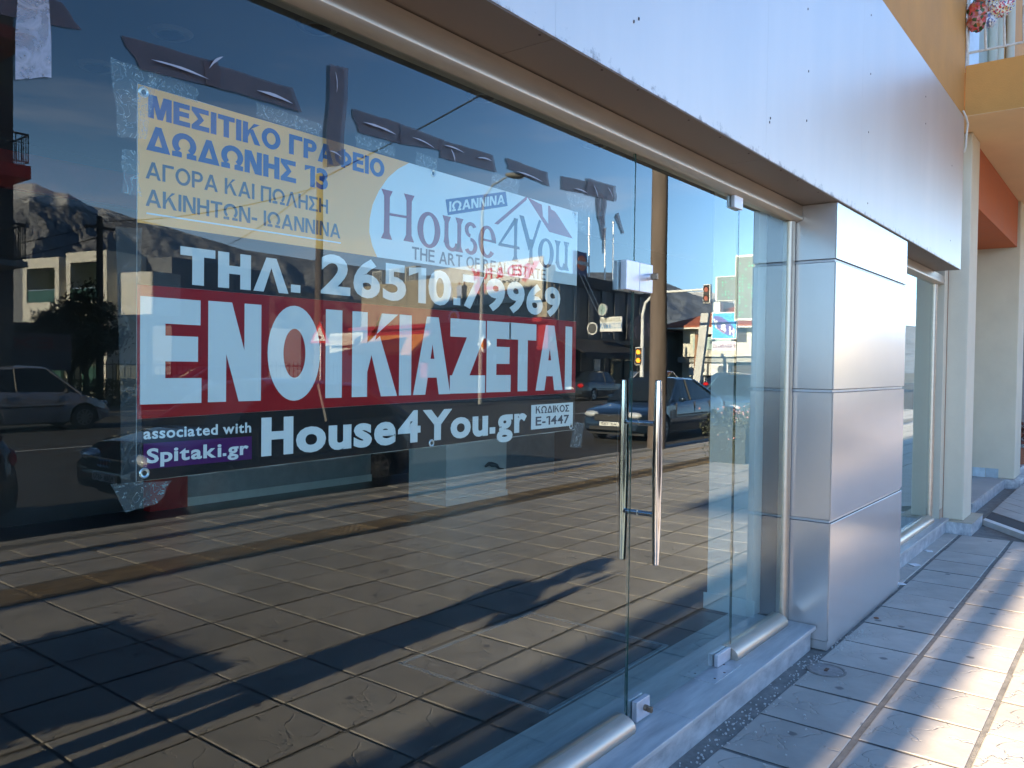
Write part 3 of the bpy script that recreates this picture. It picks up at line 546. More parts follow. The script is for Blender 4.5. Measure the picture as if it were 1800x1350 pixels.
stem(1.802, 1.965, 2.044, .025, bot=False); ring(1.8275, 1.968, .035, .026, .021, .011, 180, 360); stem(1.859, 1.944, 2.046, .025)
ring(1.913, 2.018, .029, .024, .017, .011, 30, 265); ring(1.913, 1.968, .031, .026, .018, .011, -150, 95); 
ring(1.993, 1.992, .044, .051, .023, .010, 0, 320); poly([(1.952, 1.993), (2.034, 1.993), (2.034, 2.000), (1.952, 2.000)])
lg.build('logo_word', VM, ban)
lg = MB()
poly([(2.132, 2.088), (2.140, 2.088), (2.140, 2.075), (2.060, 1.993), (2.046, 1.989)]); poly([(2.048, 1.987), (2.162, 1.988), (2.160, 1.997), (2.056, 1.997)]); stem(2.139, 1.946, 2.088, .023, top=False)
poly([(2.158, 2.102), (2.182, 2.102), (2.226, 2.012), (2.212, 1.990)]); poly([(2.270, 2.104), (2.282, 2.100), (2.234, 2.0), (2.222, 2.006)]); stem(2.225, 1.946, 2.03, .026, top=False)
ring(2.313, 1.994, .047, .051, .024, .010)
stem(2.383, 1.965, 2.046, .025, bot=False); ring(2.407, 1.970, .033, .026, .021, .011, 180, 360); stem(2.438, 1.946, 2.048, .025)
lg.build('logo_word', VN, ban)
lg = MB()
poly([(2.026, 2.054), (2.046, 2.054), (2.196, 2.158), (2.200, 2.168), (2.192, 2.168)]); poly([(2.200, 2.168), (2.212, 2.166), (2.284, 2.156), (2.292, 2.118), (2.324, 2.096), (2.322, 2.160), (2.334, 2.160), (2.338, 2.150), (2.362, 2.146), (2.380, 2.136), (2.478, 2.066), (2.330, 2.070)])
lg.build('logo_roof', VM, ban)
tagm = MB(); a = math.atan2(.074, .29); 
tg = flat('name_tag', [(1.796, 2.092), (1.807, 2.047), (2.094, 2.121), (2.083, 2.166)], VBL, y2)
o = text('lettering', 'ΙΩΑΝΝΙΝΑ', VW, ban, 1.812, 2.078, 2.058, 2.088, y3, .05)
for v in o.data.vertices:
    gx = v.co.x+ban.location.x; v.co.z += (gx-1.812)*.255
for x, z in ((.872, 2.157), (.876, 1.366), (1.741, 2.158), (2.489, 2.154), (1.747, 1.371), (2.484, 1.384)):
    g = MB(); n = 20; 
    for k in range(n):
        a0, a1 = 2*math.pi*k/n, 2*math.pi*(k+1)/n
        ro, rm, ri = .0115, .009, .0055
        def pt(a_, r_, y_): return (x+r_*math.cos(a_), y_, z+r_*math.sin(a_))
        g.quad(pt(a0, ro, YB-.001), pt(a1, ro, YB-.001), pt(a1, rm, YB-.003), pt(a0, rm, YB-.003)); g.quad(pt(a0, rm, YB-.003), pt(a1, rm, YB-.003), pt(a1, ri, YB-.0012), pt(a0, ri, YB-.0012))
    eo = g.build('eyelet', STEEL, ban, smooth=True)
    MB().prism([(x+.0055*math.cos(2*math.pi*k/14), z+.0055*math.sin(2*math.pi*k/14)) for k in range(14)], 'y', YB-.0011, YB-.0009).build('hole', BLACK, eo)
# ---------------- tape and film
TAPE = mat('brown_parcel_tape', (.045, .032, .036), .4, 0, .3, 30, spec=.25, alpha=.7); FILM = film_mat('clear_film', .4, lo=.66, hi=1.05, scale=30, base=.10); FILM2 = film_mat('smooth_clear_film', .14, scale=6, base=.06, lo=.8, hi=1); PALE = film_mat('pale_tape_back', .6, col=(.45, .47, .55), base=.4, lo=.3, hi=1, scale=10)
def tape(label, pts, m=TAPE, y=-.0085, name='tape_strip', cat='tape', grp='brown tape strips stuck to the window', n=7):
    (a, b, c, d) = [Vector((p[0], 0, p[1])) for p in pts]; mb = MB(); ny = 3
    for i in range(n+1):
        for j in range(ny+1):
            u, v_ = i/n, j/ny; p = a.lerp(b, u).lerp(d.lerp(c, u), v_)
            jx = 0
            if i in (0, n): jx = random.uniform(-.005, .005)
            jz = random.uniform(-.0012, .0012) if j in (0, ny) else 0
            mb.v.append((p.x+jx, y+random.uniform(-.0003, .0003), p.z+jz))
    for i in range(n):
        for j in range(ny): q = i*(ny+1)+j; mb.f.append((q, q+1, q+ny+2, q+ny+1))
    o = mb.build(name, m, smooth=True); tag(o, label, cat, grp)
    # bright unstuck slits
    return o
SL = mat('tape_crease', (.28, .29, .34), .4)
def slit(par, x, z, l, ang, h=.006):
    n = 6; up_ = []; dn = []
    for i in range(n+1):
        t = i/n; q = math.sin(math.pi*t)**.7; ww = h*.7*q*random.uniform(.6, 1)
        up_.append((t*l, ww*.5+math.sin(t*3)*.004)); dn.append((t*l, -ww*.5+math.sin(t*3)*.004))
    pts = [(x+a_*math.cos(ang)-b_*math.sin(ang), z+a_*math.sin(ang)+b_*math.cos(ang)) for a_, b_ in up_+dn[::-1]]
    MB().prism(pts, 'y', -.0152, -.0148).build('crease', SL, par)
t = tape('long brown tape strip above the banner left corner', ((.81, 2.248), (1.03, 2.258), (1.03, 2.203), (.85, 2.192))); slit(t, .87, 2.216, .13, -.03, .008)
t = tape('brown tape strip above the yellow field, left of the upright strip', ((.99, 2.250), (1.22, 2.256), (1.245, 2.206), (1.0, 2.202)), y=-.0105); slit(t, 1.12, 2.222, .1, -.05, .012); slit(t, 1.0, 2.236, .05, .8, .008)
t = tape('upright brown tape strip hanging over the top edge of the banner', ((1.333, 2.345), (1.389, 2.352), (1.377, 2.104), (1.322, 2.088)), y=-.0125); slit(t, 1.348, 2.33, .05, -1.5, .004); slit(t, 1.33, 2.13, .04, -.2, .006)
t = tape('brown tape strip above the banner just right of the upright strip', ((1.407, 2.256), (1.578, 2.260), (1.588, 2.204), (1.432, 2.200))); slit(t, 1.44, 2.228, .12, -.05, .009)
t = tape('brown tape strip with curled slit left of the middle eyelet', ((1.575, 2.259), (1.752, 2.252), (1.745, 2.222), (1.586, 2.204)), y=-.0105); slit(t, 1.62, 2.230, .09, -.12, .006)
t = tape('brown tape strip with two slits right of the middle eyelet', ((1.73, 2.252), (1.978, 2.258), (2.006, 2.209), (1.741, 2.200))); slit(t, 1.75, 2.237, .09, -.05, .007); slit(t, 1.9, 2.232, .07, .05, .008); slit(t, 1.78, 2.232, .04, -1.1, .007)
t = tape('short brown tape strip behind the reflected street lamp', ((2.047, 2.264), (2.276, 2.262), (2.288, 2.215), (2.060, 2.232))); slit(t, 2.09, 2.229, .15, -.05, .008)
t = tape('brown tape strip at the banner upper right corner', ((2.36, 2.266), (2.552, 2.280), (2.66, 2.24), (2.364, 2.219))); slit(t, 2.43, 2.234, .09, -.02, .006)
t = tape('rightmost brown tape strip, torn, above the shreds', ((2.52, 2.290), (2.73, 2.296), (2.732, 2.238), (2.522, 2.228)), y=-.0105); slit(t, 2.56, 2.27, .05, -.9, .008); slit(t, 2.66, 2.28, .05, -.7, .006)
for lb_, a in zip(('short torn brown shred hanging from the left of the torn strip', 'wide torn brown shred hanging from the torn strip', 'crossing brown shred halfway down the torn tape', 'lowest thin brown shred of the torn tape', 'separate brown shred right of all the others'), (((2.59, 2.245), (2.63, 2.245), (2.62, 2.16), (2.605, 2.15)), ((2.635, 2.245), (2.665, 2.25), (2.655, 2.13), (2.63, 2.16)), ((2.605, 2.16), (2.64, 2.17), (2.66, 2.09), (2.64, 2.08)), ((2.64, 2.12), (2.66, 2.13), (2.655, 2.03), (2.642, 2.03)), ((2.73, 2.18), (2.75, 2.2), (2.80, 2.13), (2.785, 2.12)))):
    tape(lb_, a, n=4, name='tape_shred', grp='torn brown tape shreds right of the banner')
t = tape('broad brown tape strip at the top left corner of the window', ((.50, 2.262), (.70, 2.272), (.735, 2.232), (.50, 2.20)))
t = tape('pale peeling tape strip hanging down at the top left corner of the window', ((.622, 2.34), (.679, 2.34), (.674, 2.125), (.62, 2.105)), m=PALE, y=-.0125)
t = tape('wide clear tape along the left edge of the banner', ((.818, 1.87), (.866, 1.876), (.868, 1.344), (.820, 1.350)), m=FILM2, y=.0165, name='clear_tape', grp='clear tape pieces around the banner')
for lb, a in (('crumpled clear tape around the banner top left eyelet', ((.80, 2.205), (.90, 2.20), (.872, 2.06), (.812, 2.05))), ('crumpled clear tape along the top edge over the yellow field', ((.88, 2.21), (.99, 2.195), (.99, 2.165), (.87, 2.168))), ('crumpled clear tape above the word for office', ((1.14, 2.204), (1.325, 2.20), (1.325, 2.168), (1.14, 2.172))),
              ('spotted clear tape beside the banner left edge', ((.822, 2.03), (.862, 2.03), (.862, 1.94), (.824, 1.94))), ('crumpled clear tape fan under the banner bottom left corner', ((.80, 1.352), (.93, 1.345), (.905, 1.30), (.83, 1.29))),
              ('crumpled clear tape above the middle eyelet', ((1.44, 2.205), (1.58, 2.20), (1.58, 2.172), (1.44, 2.17))), ('crumpled clear tape over the white field centre', ((1.66, 2.205), (1.75, 2.20), (1.75, 2.165), (1.66, 2.165))), ('crumpled clear tape under the street lamp reflection', ((2.0, 2.212), (2.14, 2.212), (2.14, 2.165), (2.0, 2.165))),
              ('crumpled clear tape flap at the banner upper right corner', ((2.42, 2.225), (2.60, 2.225), (2.59, 2.09), (2.50, 2.10))), ('twisted clear tape at the banner lower right corner', ((2.49, 1.40), (2.56, 1.39), (2.54, 1.30), (2.47, 1.31)))):
    tape(lb, a, m=FILM, y=.012+random.uniform(-.001, .001), name='clear_tape', grp='clear tape pieces around the banner', n=10)

# ================================================================== RIGHT-HAND NEIGHBOUR
BEI = mat('beige_render', (.62, .55, .42), .8, 0, .07, 2, bump=.0015, bs=90); OCH = mat('ochre_render', (.58, .265, .065), .85, 0, .14, 1.3, bump=.002, bs=70)
CRM = mat('cream_ceiling', (.68, .46, .25), .85, 0, .06, 1.5); ORA = mat('burnt_orange_render', (.42, .10, .025), .8, 0, .08, 2, bump=.0015, bs=80)
nb = thing('neighbour_building', 'ochre and beige apartment building with balcony and orange porch beam', 'building', (9, 0, 0))
B('upper_wall', OCH, nb, -6, 8.69, -.235, .3, 3.962, 9)
B('wall_pier', BEI, nb, 8.962, 9.145, -.06, .5, .142, 3.965)
B('pier_skirting', mat('tan_skirting', (.50, .36, .26), .6), nb, 8.96, 9.10, -.066, -.0605, .142, .235)
B('gap_sealant', mat('rusty_sealant', (.30, .13, .07), .8), nb, 9.128, 9.14, -.0645, -.0605, .12, 2.9)
col = B('porch_column', BEI, nb, 9.15, 9.60, -.245, .32, .12, 3.965, bevel=.012)
B('column_plinth', MARBLE2, nb, 9.06, 9.76, -.33, .33, -.02, .112, bevel=.003); B('plinth_cap', mat('tan_plinth_cap', (.45, .38, .28), .8), nb, 9.055, 9.765, -.335, .33, .1125, .1198)
B('porch_beam', ORA, nb, 9.605, 13.15, -.21, .32, 3.33, 3.962)
B('second_column', BEI, nb, 13.2, 13.85, -.245, .47, .12, 3.965, bevel=.012); B('column_plinth', MARBLE2, nb, 13.12, 13.95, -.32, .2, -.02, .118, bevel=.003)
B('porch_wall', BEI, nb, 9.6, 13.25, .58, .8, .12, 3.4); B('porch_ceiling', ORA, nb, 9.605, 13.19, .3205, .58, 3.335, 3.5)
B('porch_floor', mat('porch_floor_slab', (.30, .31, .34), .4, 0, .15, 3), nb, 10.45, 13.118, -.12, .575, .0, .12)
B('porch_step_face', MARBLE2, nb, 10.43, 13.118, -.14, -.1205, -.02, .118)
for i in range(4):
    B('skirting_tile', mat('blue_skirting_tile', (.45, .55, .60), .4, 0, .2, 9, obj_var=.3), nb, 13.188, 13.198, -.05+i*.16, .105+i*.16, .122, .25)
B('balcony_slab', OCH, nb, 8.70, 18, -2.1, -.236, 3.97, 4.48, bevel=.006); B('balcony_ceiling', CRM, nb, 8.56, 20, -2.09, 1.2, 3.9665, 3.9695)
B('balcony_wall', OCH, nb, 8.70, 20, -.2, .3, 4.481, 9)
B('balcony_door', mat('white_door_panel', (.62, .66, .70), .5), nb, 8.80, 9.45, -.235, -.2005, 4.485, 7)
B('shutter', mat('grey_green_shutter', (.36, .38, .31), .7), nb, 9.5, 10.55, -.215, -.2005, 4.485, 7)
for x in (10.2, 10.7, 11.6): MB().cyl((x, -.25, 4.48), (x, -.25, 7), .05, 10).build('awning_post', BEI, nb, smooth=True)
# railing returning along X = 8.62
RW = mat('worn_white_railing', (.66, .60, .50), .6, 0, .25, 25, col2=(.75, .70, .62))
rl = thing('balcony_railing', 'cream painted iron balcony railing with outward bulging bars and rust at the joints', 'railing', (8.74, -1, 4.48))
MB().tube([(8.72, -.24, 4.60), (8.72, -2.0, 4.60), (14, -2.0, 4.60)], .012, 6).build('bottom_rail', RW, rl)
MB().tube([(8.72, -.24, 5.45), (8.72, -2.0, 5.45), (14, -2.0, 5.45)], .016, 6).build('top_rail', RW, rl)
MB().box(8.708, 8.732, -.262, -.238, 4.48, 5.45).build('post', RW, rl)
bm_ = MB(); prof = [(0, 4.60), (-.035, 4.66), (-.07, 4.76), (-.085, 4.90), (-.07, 5.03), (-.03, 5.16), (0, 5.30), (0, 5.45)]
bar0 = MB().tube([(8.72+a, -.25, z) for a, z in prof], .011, 6).build('bar', RW, rl, smooth=True)
for i in range(1, 12):
    c = bar0.copy(); C.objects.link(c); c.location = (0, -.15*i, 0)
for i in range(1, 30):
    c = bar0.copy(); C.objects.link(c); c.rotation_euler = (0, 0, R(90)); 
    # bulge towards the street, standing on the front run
    bx = 8.72-8.74; by = -.25+1
    c.location = (.0+.16*i - (-by), -1.0 - (bx) , 0)
def bag(name, label, c, s, m, m2):
    t = thing(name, label, 'bag', c, group='plastic bags tied in the balcony railing')
    mb = MB().ball((0, 0, 0), 1, 14, s); mb.v = [(x*(1+.25*math.sin(7*z/s[2]+x*40))+random.uniform(-.008, .008), y+random.uniform(-.01, .01), z+random.uniform(-.01, .01)) for x, y, z in mb.v]
    mb.build('body', m, t, False, smooth=True)
    k = MB().tube([(0, 0, s[2]*.8), (.01, .01, s[2]*1.2), (0, -.01, s[2]*1.6)], [s[0]*.5, s[0]*.2, s[0]*.5], 8); k.build('knot', m2, t, False, smooth=True)
def blotch(name, cols, sc_):
    m = mat(name, cols[0], .3); n = m.node_tree; b = n.nodes['Principled BSDF']; v = n.nodes.new('ShaderNodeTexVoronoi'); v.inputs['Scale'].default_value = sc_
    cr_ = n.nodes.new('ShaderNodeValToRGB'); cr_.color_ramp.interpolation = 'CONSTANT'
    while len(cr_.color_ramp.elements) < len(cols): cr_.color_ramp.elements.new(.5)
    for i, c in enumerate(cols): cr_.color_ramp.elements[i].position = i/len(cols); cr_.color_ramp.elements[i].color = (*c, 1)
    s_ = n.nodes.new('ShaderNodeSeparateColor'); n.links.new(v.outputs['Color'], s_.inputs[0]); n.links.new(s_.outputs[0], cr_.inputs[0]); n.links.new(cr_.outputs[0], b.inputs['Base Color']); n.links.new(n.nodes['Texture Coordinate'].outputs['Object'], v.inputs['Vector']); return m
bag('plastic_bag', 'red and orange plastic bag with a dark green patch tied to the first railing bars', (8.66, -.33, 4.91), (.07, .095, .15), blotch('red_orange_bag', [(.5, .06, .04), (.45, .10, .03), (.04, .07, .02), (.5, .12, .14), (.5, .25, .22)], 34), mat('pink_plastic', (.5, .1, .15), .3))
bag('plastic_bag', 'white flowered plastic bag hanging right of the red bag on the railing', (8.66, -.52, 4.98), (.06, .11, .13), blotch('flowered_bag', [(.75, .7, .6), (.6, .05, .08), (.8, .78, .7), (.7, .55, .2), (.05, .08, .25), (.5, .5, .45)], 90), mat('white_plastic', (.7, .7, .7), .3))
bag('plastic_bag', 'small blue and white plastic bag squeezed between two larger bags on the railing', (8.68, -.43, 4.87), (.05, .06, .085), blotch('blue_white_bag', [(.6, .62, .68), (.15, .2, .4), (.7, .7, .72)], 40), mat('white_plastic', (.7, .7, .7), .3))
# shop beyond the porch
fs = thing('far_shop', 'far shop entrance beyond the second column with marble steps and glass door', 'shop', (16, 0, 0))
B('wall', BEI, fs, 13.86, 24, .5, .8, 0, 3.96); B('door_frame', ALU, fs, 14.6, 14.7, .02, .1, .16, 2.6); B('door_glass', mat('dark_glass', (.02, .025, .03), .05), fs, 14.7, 16.0, .04, .06, .16, 2.6)
B('step', MARBLE2, fs, 14.1, 20, -.18, .5, 0, .15, bevel=.004); B('lower_step', MARBLE2, fs, 15.2, 20, -.5, -.185, 0, .07, bevel=.004)
B('dark_opening', BLACK, fs, 16.05, 20, .2, .45, .15, 3.3); B('roller_box', mat('roller_box', (.4, .38, .33), .6), fs, 14.2, 20, .0, .45, 2.7, 3.0)
B('timber_sign', mat('dark_red_sign', (.16, .05, .03), .7), fs, 14.2, 20, -.05, .4, 3.0, 3.9)
LEAF = mat('red_green_leaves', (.10, .05, .02), .7, 0, .6, 8, col2=(.22, .05, .03)); POT = mat('terracotta', (.36, .13, .07), .8)
fpz = thing('flower_pot', 'terracotta pot of red leaved flowers on the far marble step', 'flower pot', (15.2, -.06, .15))
MB().tube([(0, 0, 0), (0, 0, .22), (0, 0, .26)], [.11, .16, .17], 16).build('pot', POT, fpz, False, smooth=True)
lf = MB()
for i in range(260):
    a = random.uniform(0, 6.28); r = random.uniform(0, .24); z = .3+random.uniform(0, .35); s_ = .035; d = Vector((random.uniform(-1, 1), random.uniform(-1, 1), random.uniform(-.3, 1))).normalized()*s_; e = d.cross(Vector((random.random(), random.random(), random.random()))).normalized()*s_*.6
    p = Vector((r*math.cos(a), r*math.sin(a), z)); lf.quad(p-d, p-e, p+d, p+e)
lf.build('foliage', LEAF, fpz, False)
# raised apron with a dark strip that cuts across the pavement
ap = thing('entrance_ramp', 'raised entrance ramp with white edge and dark anti slip strip beyond the first column', 'ramp', (10, -.6, 0))
APM = mat('ramp_slab', (.30, .28, .26), .6, 0, .2, 4, bump=.002, bs=30)
def strip(name, m, o0, o1, zt):
    # line from (9.85,-.2) towards (8.2,-1.3) shifted by o0..o1 along +X
    pts = [(9.80+o0, -.33), (8.35+o0, -1.32), (8.35+o1, -1.32), (9.80+o1, -.33)]
    MB().prism(pts, 'z', -.01, zt).build(name, m, ap, bevel=.002, seg=1)
strip('edge_strip', mat('white_edge_stone', (.6, .6, .58), .6, 0, .1), 0, .14, .05); strip('rubber_strip', mat('dark_anti_slip', (.035, .035, .04), .85), .145, .62, .047)
for i in range(9): strip('ramp_tile', APM, .625+i*.46, .625+(i+1)*.46-.012, .052)
# small things on this side
B('x', None, None, 0, 0, 0, 0, 0, 0); bpy.data.objects.remove(C.objects['x'])
vc = thing('valve_cover', 'small round iron water valve cover in the paving at the pillar foot', 'valve cover', (4.45, -.33, 0))
rm_ = MB()
for k in range(32):
    a0, a1 = 2*math.pi*k/32, 2*math.pi*(k+1)/32
    def q_(a_, r_, z_): return (r_*math.cos(a_), r_*math.sin(a_), z_)
    rm_.quad(q_(a0, .1, -.01), q_(a1, .1, -.01), q_(a1, .1, .004), q_(a0, .1, .004)); rm_.quad(q_(a0, .1, .004), q_(a1, .1, .004), q_(a1, .088, .0045), q_(a0, .088, .0045)); rm_.quad(q_(a0, .088, .0045), q_(a1, .088, .0045), q_(a1, .084, -.002), q_(a0, .084, -.002))
rm_.build('rim', mat('worn_iron', (.20, .185, .17), .6, .2, .3, 30), vc, False)
MB().cyl((0, 0, -.01), (0, 0, .002), .0835, 28).build('lid', mat('dusty_iron', (.26, .25, .24), .6, .2, .3, 30, bump=.001), vc, False)
MB().prism([(-.02, -.008), (.02, -.008), (.02, .008), (-.02, .008)], 'z', .0021, .007).build('keyhole', mat('rusty_screw', (0,0,0)), vc, False)
cabl = MB().tube([(8.45, -.268, 3.99), (8.50, -.285, 3.94), (8.56, -.29, 3.90), (8.60, -.275, 3.80), (8.62, -.27, 3.70), (8.66, -.25, 3.66)], .009, 6)
tag(cabl.build('loose_cable', mat('white_cable', (.65, .62, .56), .5), smooth=True), 'loose white cable hanging from the far top corner of the fascia', 'cable')
rg = MB(); n = 20
rg.tube([(5.42+.055*math.cos(2*math.pi*k/n), -.33, 3.985+.055*math.sin(2*math.pi*k/n)) for k in range(n+1)], .012, 8); rg.box(5.41, 5.43, -.33, -.235, 3.98, 4.0)
tag(rg.build('ring_bracket', mat('beige_metal', (.45, .38, .30), .5), smooth=True), 'small beige ring bracket on top of the fascia at the upper photo edge', 'bracket')
def splat(label, x, y, r, m, nm='litter', grp='scraps lying on the pavement'):
    pts = [(x+r*random.uniform(.5, 1)*math.cos(a*.7), y+r*random.uniform(.4, .9)*math.sin(a*.7)) for a in range(9)]
    tag(MB().prism(pts, 'z', .001, .005).build(nm, m), label, 'litter', grp)
WS = mat('white_scrap', (.75, .75, .75), .8)
splat('larger white splash on the paving just past the pillar', 6.62, -.20, .07, WS); splat('smaller white splash between the pillar and the far step', 7.35, -.17, .06, WS); splat('faint white splash nearest the far column', 8.0, -.16, .05, WS)
splat('small brown nut shell beside the base of the silver pillar', 5.60, -.30, .02, mat('brown_shell', (.18, .06, .02), .7))
cr_ = MB()
for i in range(420):
    x = random.uniform(2.2, 4.7); y = random.gauss(-.215, .03) if random.random() < .8 else random.uniform(-.5, -.2); s_ = random.uniform(.0015, .004)
    if i > 320: x = random.uniform(4.8, 5.3); y = random.gauss(-.29, .03)
    cr_.box(x-s_, x+s_, y-s_, y+s_, -.007 if y > -.235 else 0, (-.007 if y > -.235 else 0)+s_*1.5)
tag(cr_.build('grit', mat('pale_grit', (.5, .48, .45), .9)), 'pale grit and dirt scattered along the foot of the marble step', None, kind='stuff')

# ================================================================== CARS (parked and driving, seen in the glass)
TYRE = mat('tyre_rubber', (.02, .02, .021), .8); RIM = mat('alloy_rim', (.35, .36, .38), .35, .8); CGL = mat('car_glass', (.015, .02, .025), .03, 0, 0); HL = mat('headlamp_glass', (.75, .78, .8), .08, .4, .1, 40)
TL = mat('tail_lamp', (.45, .01, .01), .12, 0, .1, 30); PLT = mat('number_plate', (.75, .75, .72), .5); TRIM = mat('black_trim', (.02, .02, .022), .5)
def paint(name, col): return mat(name, col, .22, .25, .04, 3, coat=1)
def interp(tab, t):
    for (a, b), (c, d) in zip(tab, tab[1:]):
        if t <= c: k = (t-a)/(c-a); k = k*k*(3-2*k) if False else k; return b+(d-b)*k
    return tab[-1][1]
def make_car(name, label, cat, loc, rot, pnt, L_=4.3, W_=1.78, top=1.44, style='hatch', spokes=5, group=None, plate=None, rings=False, grille=True):
    """front bumper at x=0, rear at x=L_, wheels standing on z=0"""
    t = thing(name, label, cat, loc, rot, group); hw = W_/2; wr = .315
    wx = (.19*L_, .80*L_) if style != 'sedan' else (.19*L_, .785*L_)
    if style == 'sedan': deck = [(0, .52), (.02, .66), (.08, .76), (.20, .86), (.30, .93), (.33, .95), (.78, 1.0), (.84, 1.02), (.96, .98), (1.0, .62)]; cab = [(.27, .93), (.42, top), (.52, top+.01), (.64, top-.02), (.86, 1.0)]
    elif style == 'mini': deck = [(0, .50), (.03, .66), (.10, .80), (.22, .93), (.28, .98), (.95, 1.03), (1.0, .6)]; cab = [(.20, .93), (.40, top), (.55, top+.02), (.82, top-.05), (.97, 1.03)]
    else: deck = [(0, .50), (.02, .66), (.08, .80), (.22, .93), (.29, .98), (.92, 1.03), (.98, .98), (1.0, .62)]; cab = [(.24, .95), (.40, top), (.54, top+.015), (.80, top-.06), (.96, 1.02)]
    nx = 66; sec = []
    for i in range(nx+1):
        u = i/nx; x = u*L_; zt = interp(deck, u)
        plan = hw*(1 - .22*max(0, 1-u/.13)**2.2 - .16*max(0, 1-(1-u)/.12)**2.2)
        zb = .22 + .08*max(0, 1-u/.08) + .08*max(0, 1-(1-u)/.08)
        for c in wx:
            d = abs(x-c)
            if d < wr+.05: zb = max(zb, .31+math.sqrt(max(0, (wr+.05)**2-d*d)))
        zb = min(zb, zt-.05); sh_ = min(zt-.02, .70+.0*u); fl = 1.0
        zm = max(zb+.02, .55); zs = max(zm+.01, min(zt-.03, .86))
        half = [(plan*.93, zb), (plan*.995, min(zm, zb+.12)), (plan, zm), (plan*.975, zs), (plan*.90, max(zs, zt-.012)), (plan*.55, zt+.015*math.sin(math.pi*min(1, u*2))), (0, zt+.022)]
        sec.append([(x, -y, z) for y, z in half] + [(x, y, z) for y, z in half[:-1][::-1]])
    mb = MB(); k = len(sec[0])
    for s_ in sec: mb.v += s_
    for i in range(nx):
        for j in range(k-1): a = i*k+j; mb.f.append((a, a+k, a+k+1, a+1))
    mb.f.append(tuple(range(k))); mb.f.append(tuple(range(nx*k, nx*k+k))[::-1])
    body = mb.build('body', pnt, t, False, smooth=True)
    MB().box(.25, L_-.25, -hw*.8, hw*.8, .18, .34).build('underbody', TRIM, t, False)
    # glasshouse
    cs = []; bh = hw-.075; th_ = hw-.27
    n = 26; u0, u1 = cab[0][0], cab[-1][0]
    for i in range(n+1):
        u = u0+(u1-u0)*i/n; zr = interp(cab, u); zd = interp(deck, u)-.01; f = max(0.0, (zr-zd)/(top-.97)); f = min(1, f)
        yb = bh*(1-.04*abs(u-.55)); yt = yb-(yb-th_)*f
        cs.append([(u*L_, -yb, zd), (u*L_, -yt-.0, max(zd, zr-.045)), (u*L_, -yt*.86, zr), (u*L_, 0, zr+.02), (u*L_, yt*.86, zr), (u*L_, yt, max(zd, zr-.045)), (u*L_, yb, zd)])
    g = MB(); 
    for s_ in cs: g.v += s_
    for i in range(n):
        for j in range(6): a = i*7+j; g.f.append((a, a+7, a+8, a+1))
    gl = g.build('window_glass', CGL, t, False, smooth=True)
    # roof skin and pillars, proud of the glass
    ia = min(range(n+1), key=lambda i: abs(cs[i][0][0]/L_-cab[1][0])); ib = min(range(n+1), key=lambda i: abs(cs[i][0][0]/L_-cab[3][0]))
    r_ = MB()
    for i in range(ia, ib+1): r_.v += [(x, y*1.012, z+.006) for x, y, z in cs[i][1:6]]
    for i in range(ib-ia):
        for j in range(4): a = i*5+j; r_.f.append((a, a+5, a+6, a+1))
    r_.build('roof', pnt, t, False, smooth=True)
    for s_ in (0, 6):
        q = 1 if s_ == 0 else 5
        MB().tube([Vector(cs[0][s_]), Vector(cs[ia][q])], .028, 6).build('pillar', pnt, t, False, smooth=True)
        MB().tube([Vector(cs[n][s_]), Vector(cs[ib][q])], .05 if style != 'sedan' else .04, 6).build('pillar', pnt, t, False, smooth=True)
        im = (ia+ib)//2; MB().tube([Vector(cs[im][s_]), Vector(cs[im][q])], .03, 6).build('pillar', TRIM, t, False)
        sy = -1 if s_ == 0 else 1; mx_ = cs[ia//2+1][0][0]
        MB().ball((mx_, sy*(hw+.06), 1.0), .1, 6, (.6, 1, .7)).build('mirror', pnt if style != 'mini' else TRIM, t, False, smooth=True)
        # door seams and sill
        for u in ((.33, .55, .74) if style != 'mini' else (.36, .68)):
            MB().box(u*L_, u*L_+.006, sy*hw*.985-.012, sy*hw*.985+.012, .34, .92).build('door_gap', TRIM, t, False)
        MB().box(.33*L_, .72*L_, sy*hw*.99-.014, sy*hw*.99+.014, .60, .635).build('rub_strip', TRIM, t, False)
    for c in wx:
        for s_ in (-1, 1):
            y0, y1 = s_*(hw-.20), s_*(hw-.015)
            wh = MB().tube([(c, y0, wr), (c, y0, wr), (c, y1-s_*.02, wr), (c, y1, wr)], [wr*.6, wr, wr, wr*.93], 28).build('wheel', TYRE, t, False, smooth=True)
            rim = MB(); yy = y1+s_*.004
            rim.tube([(c, y1-s_*.02, wr), (c, yy, wr)], [wr*.67, wr*.66], 24)
            rim.build('rim_well', TRIM, wh, False)
            sp_ = MB()
            for q in range(spokes):
                a = 2*math.pi*q/spokes; ca, sa = math.cos(a), math.sin(a)
                sp_.add([(c-sa*.03, yy+s_*.004, wr+ca*.03), (c+sa*.03, yy+s_*.004, wr-ca*.03), (c+ca*wr*.64+sa*.02, yy+s_*.004, wr+sa*wr*.64-ca*.02), (c+ca*wr*.64-sa*.02, yy+s_*.004, wr+sa*wr*.64+ca*.02)], [(0, 1, 2, 3)])
            m_ = 24
            for q in range(m_):
                a, b = 2*math.pi*q/m_, 2*math.pi*(q+1)/m_
                sp_.quad((c+wr*.66*math.cos(a), yy+s_*.005, wr+wr*.66*math.sin(a)), (c+wr*.66*math.cos(b), yy+s_*.005, wr+wr*.66*math.sin(b)), (c+wr*.58*math.cos(b), yy+s_*.005, wr+wr*.58*math.sin(b)), (c+wr*.58*math.cos(a), yy+s_*.005, wr+wr*.58*math.sin(a)))
            sp_.cyl((c, yy, wr), (c, yy+s_*.01, wr), .05, 10); sp_.build('rim', RIM, wh, False)
    fy = hw*.62
